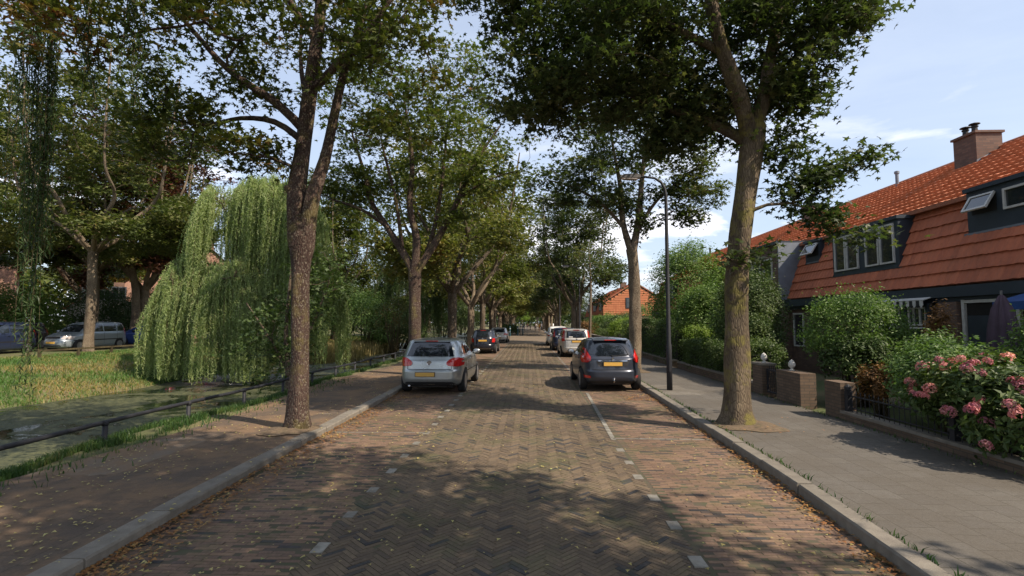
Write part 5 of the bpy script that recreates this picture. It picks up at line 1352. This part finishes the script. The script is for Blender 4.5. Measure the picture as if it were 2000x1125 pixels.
for hh_, y_ in ((hC, 25.5), (hD, 30.5), (hE, 38.5)): window(hh_, XF+.12, y_, y_+1.8, .9, 2.3, bars=[y_+.9], hbars=[1.85])
# vent pipe on ridge (house B/C) and chimney
q = MB(); q.lathe([(.06, 7.3), (.06, 7.85), (.09, 7.86), (.09, 7.95), (.02, 7.98)], 10, (14.7, 20.6, 0)); q.build('vent_pipe', M['zinc'], hB)
q = MB(); q.lathe([(.08, 7.3), (.08, 7.95), (.14, 8.0), (.03, 8.1)], 10, (15, 42.6, 0)); q.build('vent_pipe', M['blackplastic'], hE)
G2 = 'second terrace beyond the garden gap'
h2 = house(73, 80.5, 'far house with its sunlit orange tile hung gable towards us', gable_near=True, dormers=[(75.5, 78, 3.6, 4.9, 'big')], group=G2, chimney=(14, 14.8, 78, 79, 6.3, 7.9))
h3 = house(80.5, 88, 'far terraced house just behind the orange gable end', dormers=[(82, 85, 3.6, 4.9, 'big')], group=G2)
h4 = house(88, 96, 'most distant terraced house on the right', dormers=[(90, 93, 3.6, 4.9, 'big')], group=G2)
# houses across the canal
def gable_house(loc, rz, w, d, he, hr, label, wm, rm):
    root = thing('brick_house', loc, label, 'house', 'houses across the canal', rz)
    q = MB(); q.prism([(-w/2, 0), (w/2, 0), (w/2, he), (0, hr), (-w/2, he)], 'y', 0, d); q.build('wall', wm, root)
    s = math.hypot(w/2+.3, hr-he+.2); 
    for sg in (-1, 1):
        dd = np.array([-sg*(w/2+.3), 0, hr-he+.2]) / s; nn = np.array([sg*abs(dd[2]), 0, abs(dd[0])])
        tiles('roof', (sg*(w/2+.3), -.25, he-.16), (0, 1, 0), dd, nn, d+.5, s+.05, .3, .4, rm, root, res=4)
    for (x, z, ww, hh_) in ((-w*.22, 1.0, 1.3, 1.3), (w*.22, 1.0, 1.3, 1.3), (-w*.2, 3.6, 1.1, 1.2), (w*.2, 3.6, 1.1, 1.2), (0, he+.6, .9, 1.0)):
        q = MB(); q.box(x-ww/2, x+ww/2, -.07, .02, z, z+hh_); f = q.build('window', M['white_paint'], root)
        q = MB(); q.box(x-ww/2+.1, x-.04, -.085, -.072, z+.1, z+hh_-.1); q.box(x+.04, x+ww/2-.1, -.085, -.072, z+.1, z+hh_-.1); q.build('pane', M['glass'], f)
    q = MB(); q.box(w*.1, w*.1+.8, d*.5, d*.5+.8, hr-1.2, hr+.8); q.build('chimney', M['brick_brown'], root)
gable_house((-33.5, 50.5, .3), R(35), 8, 10, 6.2, 10.2, 'pinkish brick gabled house showing between willow and copper tree', M['brick_pink'], M['tile'])
gable_house((-37.5, 44, .3), R(38), 5, 7, 2.9, 4.6, 'low pale rendered house glimpsed beyond the parked cars', M['render'], M['tile'])
gable_house((-50, 42, .3), R(45), 9, 10, 6.5, 11, 'brick house with a red roof at the far left', M['brick_pink'], M['tile2'])
gable_house((-48, 64, .3), R(30), 9, 10, 5.5, 9, 'brick house hidden deep among the trees behind the willow', M['brick_pink'], M['tile'])

# ------------------------------------------------------------------ gardens
def bush(name, loc, label, blobs, n, lsize, shape, lm, cat='shrub', group=None, seed=1, up=.45, stems=None, stem_r=.02, tuft=.0, bark='twig'):
    """blobs (cx,cy,cz,rx,ry,rz,share) local; leaves cluster on a lumpy shell"""
    rng = np.random.default_rng(seed); root = thing(name, loc, label, cat, group); P = []; O = []
    for (cx, cy, cz, rx, ry, rz, sh) in blobs:
        k = int(n * sh); nc = max(8, int(k / 42)); d = rng.normal(size=(nc, 3)); d /= np.linalg.norm(d, axis=1)[:, None]
        d[:, 2] = np.where(d[:, 2] < -.55, -d[:, 2], d[:, 2])
        r = (.62 + .38 * rng.random(nc) ** .6) * (1 + .10*np.sin(4*d[:, 0]+cx) * np.cos(5*d[:, 1]))
        C = d * r[:, None] * [rx, ry, rz] + [cx, cy, cz]
        idx = rng.integers(nc, size=k); g = (rx + ry + rz) / 3
        q = C[idx] + rng.normal(size=(k, 3)) * (.10 * g + .02)
        if tuft: q[:, 2] += np.abs(rng.normal(size=k)) * tuft * (d[idx, 2] > .2)
        P.append(q); O.append(d[idx] * .5)
    P = np.concatenate(P); O = np.concatenate(O); k = P[:, 2] + loc[2] > .1; P = P[k]; O = O[k]
    V, F = leaves_np(P, lsize * (.6 + .7 * rng.random(len(P))), shape, rng, up, outward=O)
    link('foliage', np_mesh('foliage', V, F), lm, root)
    q = MB()
    ns = stems or 7
    for i in range(ns):
        b = blobs[i % len(blobs)]; a = rng.random() * 6.28; s = rng.random() * .8
        e = (b[0] + b[3]*s*math.cos(a)*.8, b[1] + b[4]*s*math.sin(a)*.8, b[2] + b[5] * .3)
        s0 = (b[0]*.4 + .12*math.cos(a), b[1]*.4 + .12*math.sin(a), -.03)
        q.tube([s0, ((s0[0]+e[0])/2 + .05*rng.normal(), (s0[1]+e[1])/2 + .05*rng.normal(), e[2]*.5), e], [stem_r*1.5, stem_r, stem_r*.4], 6)
    q.build('stems', M[bark], root, True, fix=False)
    return root
# clipped dome shrub in front of house B
bush('dome_shrub', (7.55, 12.2, .1), 'clipped dome topped green shrub on bare stems behind the brick gate walls', [(0,0,1.55,1.05,1.0,.72,.75), (.5,-.3,1.1,.7,.8,.5,.25)], 16000, .07, 'oval', M['shrub_light'], seed=3, stems=12, stem_r=.03, tuft=.16, up=.3)
bush('dome_shrub_skirt', (7.35, 11.7, .1), 'darker glossy growth with a pale rose under the clipped dome shrub', [(0,0,1.0,.75,.7,.55,1)], 6500, .085, 'oval', M['shrub'], seed=4, stems=10, stem_r=.02)
bush('hydrangea_dry', (6.75, 10.2, .1), 'dry brown shrub at the end of the brick pier', [(0,0,.62,.34,.34,.4,1)], 1500, .07, 'oval', M['brownleaf'], seed=5, stems=12)
bush('rose_bush', (7.1, 8.95, .1), 'loose green rose bushes behind the iron railing', [(0,0,.85,.8,.95,.6,.5), (.5,.9,.95,.7,.7,.65,.3), (-.1,-.8,.75,.6,.6,.5,.2)], 15000, .075, 'oval', M['shrub_light'], seed=6, stems=22, stem_r=.012)
bush('brown_bush', (8.6, 11.0, .1), 'tall slender red brown leaved shrub by the brick pillar of the porch', [(0,0,1.3,.22,.25,1.0,1)], 2200, .07, 'oval', M['brownleaf'], seed=7, stems=6)
bush('round_bush', (8.6, 8.35, .1), 'rounded green bush at the right edge in front of the house', [(0,0,1.2,.85,.75,.85,1)], 12000, .08, 'oval', M['shrub_light'], seed=8)
bush('round_bush', (8.0, 6.2, .1), 'dark green bush at the right edge behind the hydrangea', [(0,0,.95,.8,.9,.8,1)], 9000, .08, 'oval', M['shrub'], seed=9)
# tall shrubs further along
bush('tall_shrub', (8.3, 27.0, .1), 'tall light green shrub between the lamp post and the roofs', [(0,0,3.0,1.9,1.9,2.9,.75), (1.5,-1.5,2.4,1.2,1.2,2.2,.25)], 30000, .12, 'oval', M['shrub_light'], seed=10, stems=10, stem_r=.05)
bush('ivy_shrub', (7.8, 18.4, .1), 'tall dark green ivy like shrub right behind the mossy maple', [(0,0,1.9,1.15,1.2,1.7,.7), (-.3,-1.1,1.1,.8,.8,1.0,.3)], 26000, .085, 'oval', M['shrub'], seed=11, stems=9, stem_r=.04)
bush('garden_shrub', (7.6, 22.5, .1), 'green shrub between the tall light shrub and the ivy covered one', [(0,0,1.7,1.2,1.5,1.7,1)], 16000, .10, 'oval', M['shrub_light'], seed=12, stems=9, stem_r=.04)
bush('lime_bush', (6.9, 21.4, .1), 'small lime green bush at the hedge near the lamp post', [(0,0,1.3,.6,.7,.45,1)], 3500, .07, 'oval', M['shrub_gold'], seed=13)
bush('garden_shrub', (6.9, 15.6, .1), 'low green shrub between the two white finials', [(0,0,.75,.55,.9,.55,1)], 7000, .07, 'oval', M['shrub'], seed=14)
def hedge(y0, y1, x0, x1, h, label, n, seed, lm):
    rng = np.random.default_rng(seed); root = thing('hedge', ((x0+x1)/2, y0, .1), label, 'hedge', 'garden hedges'); N = n; w = (x1-x0)/2; L = y1-y0
    f = rng.random(N); P = np.zeros((N, 3)); P[:, 1] = rng.random(N) * L
    top = f < .35; P[:, 0] = np.where(top, (rng.random(N)*2-1)*w, np.where(f < .8, -w, w)) + rng.normal(size=N)*.06
    P[:, 2] = np.where(top, h, rng.random(N)*h) + rng.normal(size=N)*.05
    endm = rng.random(N) < .05; P[endm, 1] = rng.normal(size=endm.sum())*.04; P[endm, 0] = (rng.random(endm.sum())*2-1)*w; P[endm, 2] = rng.random(endm.sum())*h
    lump = np.array([.12*mnoise.noise(Vector((p[0]*2, p[1]*1.1, p[2]*1.5 + seed))) for p in P]); P[:, 0] += lump; P[:, 2] += lump; P = P[P[:, 2] > .02]
    V, F = leaves_np(P, .075*(.6+.7*rng.random(len(P))), 'oval', rng, .4)
    link('foliage', np_mesh('foliage', V, F), lm, root)
    q = MB(); q.box(-w*.55, w*.55, .15, L-.15, -.05, h*.8); q.build('stems', M['interior'], root)  # solid near-black box: the shade inside the hedge painted as colour
hedge(14.3, 20.6, 6.05, 6.85, 1.15, 'dark hedge along the pavement between lamp post and mossy maple', 20000, 21, M['shrub'])
hedge(21.6, 33, 6.0, 7.0, 1.9, 'tall dark hedge beyond the lamp post', 26000, 22, M['willow_dark'])
hedge(36, 46, 6.1, 6.9, 1.2, 'hedge further along the right gardens', 9000, 23, M['shrub'])
bush('clipped_bush', (6.8, 37.5, .1), 'bright lime green clipped round bush over a garden wall', [(0,0,1.2,1.0,1.0,.85,1)], 7000, .1, 'oval', M['shrub_gold'], seed=24)
bush('brown_bush', (6.9, 33.6, .1), 'dry brown bush beside the lime green clipped one', [(0,0,.8,.6,.7,.6,1)], 2500, .09, 'oval', M['brownleaf'], seed=25)
for i, (x, y, r, h, mm, lb) in enumerate([(8.5, 50, 1.5, 2.2, 'shrub', 'green garden bush before the far gable house'), (8.8, 58, 1.8, 2.6, 'shrub_light', 'light green garden bush further along'), (7.5, 66, 1.4, 1.8, 'brownleaf', 'reddish brown bush below the orange gable'), (8.8, 71, 1.6, 2.4, 'shrub', 'dark bush in front of the orange gable'), (12.5, 52, 2.4, 3.6, 'shrub_light', 'tall shrub right of the far gable'), (12, 63, 2.0, 2.8, 'shrub', 'dark shrub at the foot of the far gable')]):
    bush('garden_bush', (x, y, .1), lb, [(0,0,h*.5,r,r,h*.55,1)], 5000, .16, 'oval', M[mm], group='garden bushes before the far terrace', seed=40+i)
# bushes on the canal side
CB = 'bushes on the canal banks'
for i, (x, y, r, h, mm, lb) in enumerate([(-13.6, 42, 2.6, 4.4, 'shrub_light', 'light green bush on the canal bend right of the willow'), (-11.2, 44, 2.2, 3.4, 'shrub', 'dark bush overhanging the water at the bend'), (-17, 46, 3.2, 5.2, 'shrub', 'large dark bush behind the dry reeds'),
        (-20, 42, 3.0, 5.0, 'willow_dark', 'tall dark bush directly behind the willow'), (-22.5, 47, 3.6, 6, 'shrub', 'large bush behind the willow trunk'), (-11, 66, 3, 5, 'shrub', 'bush further along the far bank'), (-12, 90, 3.5, 6, 'shrub', 'bush most distant along the far bank'),
        (-34, 33, 2.6, 3.6, 'shrub_light', 'yellow green garden bush behind the cars at the far left'), (-37, 30, 3.0, 5.5, 'willow_dark', 'tall dark conifer like bush at the far left'), (-31, 40, 2.6, 3.4, 'shrub', 'dark garden bush behind the people carrier'), (-29, 46, 2.4, 3.0, 'shrub', 'dark garden bush behind the blue car'), (-42, 38, 3, 4.5, 'shrub_light', 'light garden bush behind the left cars'), (-34.5, 39.5, 2.8, 4.2, 'willow_dark', 'dark rounded bush hiding the low pale house'), (-31.5, 43, 2.6, 4.6, 'shrub', 'dark bush between the tall maple trunk and the copper tree')]):
    bush('canal_bush', (x, y, .2 if x < -15 else -.3), lb, [(0,0,h*.5,r,r,h*.55,.8), (r*.6,-r*.4,h*.35,r*.6,r*.6,h*.38,.2)], 9000, .17, 'oval', M[mm], group=CB, seed=60+i, stem_r=.05)
bush('small_tree', (-9.0, 34, -.4), 'small bare twigged reddish bush leaning over the water', [(0,0,2.6,1.5,1.2,1.3,1)], 2600, .12, 'oval', M['maple_red'], seed=90, stems=24, stem_r=.02)

# hydrangea
def hydrangea():
    root = bush('hydrangea', (6.35, 7.5, .1), 'pink flowering hydrangea spilling over the low garden wall', [(0,0,.72,.72,.85,.62,.7), (-.15,-.9,.5,.6,.6,.5,.3)], 7000, .11, 'oval', M['shrub'], seed=31, stems=14)
    rng = np.random.default_rng(5); protos = []
    for v in range(3):
        d = rng.normal(size=(150, 3)); d /= np.linalg.norm(d, axis=1)[:, None]; d[:, 2] = np.where(d[:, 2] < -.5, -d[:, 2], d[:, 2])
        V, F = leaves_np(d * .078 * [1, 1, .85] * (.8 + .25 * rng.random((150, 1))), np.full(150, .04) * (.7 + .5*rng.random(150)), 'oval', rng, 0, outward=d*2)
        protos.append(np_mesh('flower_head', V, F)); protos[-1].materials.append(M['pink'])
    k = 0
    for _ in range(320):
        if k >= 58: break
        a = rng.random()*6.28; e = rng.random()*1.5 - .35
        bx = (0, 0, .72, .74, .88, .64) if rng.random() < .65 else (-.15, -.9, .5, .62, .62, .5)
        x = bx[0] + bx[3]*math.cos(a)*math.cos(e); y = bx[1] + bx[4]*math.sin(a)*math.cos(e); z = bx[2] + bx[5]*math.sin(e)
        if z < .12 or (x > .35): continue
        o = bpy.data.objects.new('flower_head', protos[k % 3]); COL.objects.link(o); o.parent = root; o.location = (x*1.03, y*1.03, z*1.03); s = rng.uniform(.75, 1.25); o.scale = (s, s, s)
        o.rotation_euler = (rng.uniform(-.6, .6), rng.uniform(-1.0, .2), rng.uniform(0, 6)); k += 1
hydrangea()
# a pale rose on the dome shrub
# garden walls
def brick_pier(name, x0, x1, y0, y1, z1, label, group='brick garden walls and piers', cat='garden wall', cap=True):
    q = MB(); q.box(x0, x1, y0, y1, .05, z1)
    root = thing(name, (0, 0, 0), label, cat, group); q.build('brickwork', M['brick_garden'], root)
    if cap: 
        q = MB(); q.box(x0-.02, x1+.02, y0-.02, y1+.02, z1, z1+.05); q.build('coping', M['kerb'], root)
    return root
brick_pier('garden_wall', 5.88, 6.22, 11.42, 12.5, .83, 'broad lichened brick wall block left of the narrow gateway', cap=False)
brick_pier('garden_pier', 5.88, 6.16, 9.98, 10.5, .80, 'brick pier right of the narrow gateway, at the end of the iron railing', cap=False)
brick_pier('garden_pier', 5.86, 6.2, 13.2, 13.75, .86, 'brick pier carrying the white finial nearest the mossy maple')
brick_pier('garden_wall', 5.9, 6.12, 13.752, 20.7, .34, 'low brick wall in front of the dark hedge')
brick_pier('garden_wall', 5.9, 6.12, 21.4, 33.5, .34, 'low brick wall in front of the tall hedge beyond the lamp')
brick_pier('garden_wall', 5.9, 6.12, 34.2, 60, .75, 'low brick wall far along the right gardens')
brick_pier('garden_wall', 5.88, 6.06, -2.0, 9.975, .24, 'very low brick wall under the iron railing')
def finial(x, y, z, label):
    q = MB(); q.lathe([(r_*.68, z + h_*.68) for r_, h_ in [(.085, 0), (.085, .03), (.04, .05), (.045, .08), (.10, .14), (.115, .2), (.10, .27), (.06, .33), (.015, .37)]], 16, (x, y, 0))
    tag(q.build('finial', M['white_paint'], None, True), label, 'ornament', 'white pine cone shaped finials')
finial(6.03, 13.45, .91, 'white finial on the brick pier beside the mossy maple'); finial(6.08, 12.15, .83, 'white finial on the broad brick wall block')
def gate():
    root = thing('garden_gate', (5.98, 12.52, .12), 'dark iron garden gate between finial pier and wall block', 'gate')
    q = MB(); q.box(-.02, .02, 0, .66, .08, .12); q.box(-.02, .02, 0, .66, .62, .66); q.box(-.02, .02, 0, .04, .121, .619); q.box(-.02, .02, .62, .66, .121, .619); q.build('frame', M['metal_black'], root)
    for k in range(5):
        q = MB(); q.tube([(0, .12+.1*k, .12), (0, .12+.1*k, .75)], .009, 6); q.build('bar', M['metal_black'], root)
gate()
def railing():
    root = thing('garden_railing', (5.97, -1.5, .24), 'low black wrought iron railing on the low garden wall', 'railing')
    q = MB(); q.tube([(0, 0, .12), (0, 11.45, .12)], .012, 6); q.tube([(0, 0, .34), (0, 11.45, .34)], .014, 6); q.build('rail', M['metal_black'], root, True)
    q = MB(); y = 0
    while y < 11.4:
        q.tube([(0, y, .0), (0, y, .40)], .007, 5); q.tube([(0, y, .40), (0, y, .45)], [.013, .001], 5)
        y += .12
    o = q.build('bars', M['metal_black'], root, fix=False); o['kind'] = 'stuff'
    for yy in (11.4, 9.0, 6.6):
        q = MB(); q.box(-.045, .045, yy-.045, yy+.045, -.1, .42); q.lathe([(.05, .42), (.06, .44), (.06, .50), (.02, .54)], 10, (0, yy, 0)); q.build('post', M['metal_black'], root)
railing()
# parasol
root = thing('parasol', (9.0, 10.05, .1), 'closed purple grey parasol in the front garden', 'parasol')
q = MB(); q.tube([(0,0,0),(0,0,2.45)], .02, 8); q.build('pole', M['lampgrey'], root)
q = MB(); prof = [(.17, .75), (.2, .9), (.21, 1.3), (.18, 1.75), (.13, 2.1), (.06, 2.3), (.03, 2.36)]; V = []; nn = 32
for r, z in prof:
    for k in range(nn):
        a = 6.2832*k/nn; q_ = r * (1 + .28*math.sin(8*a + z)); V.append((q_*math.cos(a), q_*math.sin(a), z))
q.add(V, [(i*nn+k, i*nn+(k+1) % nn, (i+1)*nn+(k+1) % nn, (i+1)*nn+k) for i in range(len(prof)-1) for k in range(nn)])
q.build('canopy', mat('purple_canvas', (.09, .06, .085), (.065, .045, .06), 5, .9), root, True)
# planter with posts before the hump
bush('planter_hedge', (-3.0, 77, .1), 'low dark green hedge bed in the road narrowing beside the hump', [(0,0,.6,1.7,2.6,.75,1)], 6000, .16, 'oval', M['shrub'], seed=95)
for i, (x, y, lb) in enumerate([(-2.6, 70.5, 'nearest blue green post before the road narrowing'), (-1.6, 73.5, 'blue green post in the middle of the narrowing'), (-.9, 76, 'blue green post nearest the white hump marks')]):
    q = MB(); q.lathe([(.09, 0), (.09, 1.25), (.07, 1.32), (.02, 1.36)], 12, (x, y, 0)); q.lathe([(.095, 1.0), (.095, 1.1)], 12, (x, y, 0), mi=1)
    tag(q.build('bollard', [mat('teal_post_paint', (.03, .09, .11), (.02, .07, .09), 5, .5), M['white_paint']]), lb, 'bollard', 'posts at the road narrowing')
# low wooden rail across the canal
root = thing('wooden_rail', (-21.6, 22, .28), 'low brown rail before the cars on the far bank', 'rail')
q = MB(); q.box(-.04, .04, 0, 12, .36, .44); q.build('rail', M['twig'], root)
for k in range(7): q = MB(); q.box(-.05, .05, k*1.95, k*1.95+.1, -.1, .36); q.build('post', M['twig'], root)
# ------------------------------------------------------------------ people in the distance
def pmat(n, c): return mat(n, c, None, 8, .85)
SK = pmat('skin', (.4, .24, .17)); HAIR = [pmat('brown_hair', (.05, .03, .02)), pmat('fair_hair', (.3, .22, .12)), pmat('grey_hair', (.3, .3, .3))]
def person(loc, rz, label, top, legs, hair, stride=.18, armf=.15):
    root = thing('person', loc, label, 'person', 'people walking in the distance', rz)
    J = [('pel',(0,0,.95),.13), ('waist',(0,0,1.1),.12), ('chest',(0,0,1.32),.145), ('neck',(0,0,1.48),.055), ('head',(0,.01,1.60),.085), ('crown',(0,.0,1.70),.075)]
    E = [(0,1),(1,2),(2,3),(3,4),(4,5)]; P = [j[1] for j in J]; Rr = [j[2] for j in J]
    def chain(start, pts):
        b = start
        for p, r in pts: P.append(p); Rr.append(r); E.append((b, len(P)-1)); b = len(P)-1
    for s in (-1, 1):
        f = s*stride
        chain(0, [((s*.10, 0, .88), .10), ((s*.11, f*.6+.02, .50), .065), ((s*.11, f-.03, .10), .045), ((s*.12, f+.10, .04), .04)])
        chain(2, [((s*.19, 0, 1.40), .06), ((s*.25, -f*armf*3, 1.13), .042), ((s*.26, -f*armf*5+.08, .90), .032), ((s*.26, -f*armf*5+.12, .82), .03)])
    me = bpy.data.meshes.new('body'); me.from_pydata(P, E, [])
    o = bpy.data.objects.new('body', me); COL.objects.link(o)
    md = o.modifiers.new('s', 'SKIN'); 
    for v, r in zip(me.skin_vertices[0].data, Rr): v.radius = (r, r*.8)
    me.skin_vertices[0].data[0].use_root = True
    o.modifiers.new('ss', 'SUBSURF').levels = 1
    bpy.context.view_layer.update(); dg = bpy.context.evaluated_depsgraph_get(); m2 = bpy.data.meshes.new_from_object(o.evaluated_get(dg)); o.modifiers.clear(); o.data = m2
    m2.materials.clear()
    for m in (SK, top, legs, M['rubber']): m2.materials.append(m)
    for p in m2.polygons:
        c = p.center; p.use_smooth = True
        p.material_index = 0 if c.z > 1.47 or (abs(c.x) > .2 and c.z < 1.0 and c.z > .7) else 1 if c.z > .95 else 2 if c.z > .09 else 3
    o.parent = root
    q = MB(); q.lathe([(.09, 1.58), (.105, 1.66), (.095, 1.73), (.05, 1.78), (.01, 1.79)], 14, (0, -.02, 0)); q.build('hair', hair, root, True)
    return root
for i, (x, y, rz, lb, tc, lc, h) in enumerate([
    (-1.9, 118, 0, 'person in a pale top walking at the left of the distant group', (.5,.5,.55), (.03,.04,.08), 0),
    (-1.1, 112, 3.0, 'person in dark blue at the left of the distant group', (.03,.05,.12), (.02,.02,.03), 0),
    (.3, 120, .3, 'person in black in the middle of the distant group', (.02,.02,.02), (.02,.02,.02), 2),
    (1.3, 108, .2, 'person in dark red at the centre of the street end', (.14,.03,.03), (.04,.04,.06), 0),
    (2.1, 104, .1, 'person in a bright orange yellow jacket', (.75,.33,.05), (.3,.06,.03), 1),
    (1.7, 126, 3.1, 'person in white far behind the orange jacket', (.6,.6,.58), (.05,.05,.1), 1),
    (2.8, 117, .1, 'person in grey right of the orange jacket', (.16,.16,.18), (.04,.04,.05), 0),
    (-.4, 132, 2.9, 'person in pink furthest back in the group', (.5,.2,.2), (.06,.06,.1), 1)]):
    person((x, y, .01), rz, lb, pmat('top_%s' % 'abcdefgh'[i], tc), pmat('trousers_%s' % 'abcdefgh'[i], lc), HAIR[h])

# ------------------------------------------------------------------ world, sun, camera
AZ = math.atan2(.87, -.5); EL = R(46)
w = bpy.data.worlds.new('World'); sc.world = w; w.use_nodes = True; nt = w.node_tree; t = NT(nt)
bg = nt.nodes['Background']
sky = nt.nodes.new('ShaderNodeTexSky'); sky.sky_type = 'NISHITA'; sky.sun_disc = False; sky.sun_elevation = EL; sky.sun_rotation = AZ
sky.air_density = 1.0; sky.dust_density = 1.6; sky.ozone_density = 1.5
tc = nt.nodes.new('ShaderNodeTexCoord'); sep = nt.nodes.new('ShaderNodeSeparateXYZ'); nt.links.new(tc.outputs['Generated'], sep.inputs[0])
mp = t.n('ShaderNodeMapping', i_Scale=(1.0, 1.0, 3.2)); nt.links.new(tc.outputs['Generated'], mp.inputs[0])
n1 = t.noise(mp.outputs[0], 4.2, 7, .55, .3)
# low cumulus near the horizon
low = t.ramp(sep.outputs[2], [(.0, 1), (.2, 1), (.36, 0)])
cl = t.n('ShaderNodeMath', operation='MULTIPLY'); nt.links.new(t.ramp(n1, [(.50, 0), (.60, 1)]), cl.inputs[0]); nt.links.new(low, cl.inputs[1])
mp2 = t.n('ShaderNodeMapping', i_Scale=(.7, 2.4, 5.0), i_Rotation=(0, .3, .6)); nt.links.new(tc.outputs['Generated'], mp2.inputs[0])
n2 = t.noise(mp2.outputs[0], 1.6, 6, .6, .5)
haze = t.mix(.4, sky.outputs[0], (5.6, 6.3, 7.6))
c = t.mix(t.ramp(n2, [(.35, 0), (.75, .22)]), haze, (6.6, 7.1, 8.2))
fm = t.n('ShaderNodeMath', operation='MULTIPLY'); nt.links.new(cl.outputs[0], fm.inputs[0]); fm.inputs[1].default_value = .75
c = t.mix(fm.outputs[0], c, (9.3, 9.0, 9.4))
nt.links.new(c, bg.inputs['Color']); bg.inputs['Strength'].default_value = .115
sd = bpy.data.lights.new('sun', 'SUN'); sd.energy = 5.0; sd.angle = R(.53); sd.color = (1, .86, .70)
so = bpy.data.objects.new('sun', sd); COL.objects.link(so)
dirv = Vector((.87 * math.cos(EL), -.5 * math.cos(EL), math.sin(EL)))
so.rotation_euler = dirv.to_track_quat('Z', 'Y').to_euler(); so.location = (20, -12, 25)
cd = bpy.data.cameras.new('camera'); cam = bpy.data.objects.new('camera', cd); COL.objects.link(cam); sc.camera = cam
cd.sensor_width = 36; cd.lens = 18.0; cd.clip_start = .05; cd.clip_end = 3000
cam.location = (0, 0, 1.95); cam.rotation_euler = (R(90 + 3.8), 0, R(1.89))
sc.render.resolution_x = 1024; sc.render.resolution_y = 576
sc.view_settings.view_transform = 'Standard'; sc.view_settings.look = 'None'; sc.view_settings.exposure = .6; sc.view_settings.gamma = 1
sc.cycles.use_denoising = True; sc.cycles.max_bounces = 8; sc.cycles.diffuse_bounces = 3; sc.cycles.glossy_bounces = 3; sc.cycles.transmission_bounces = 4
sc.cycles.sample_clamp_indirect = 6
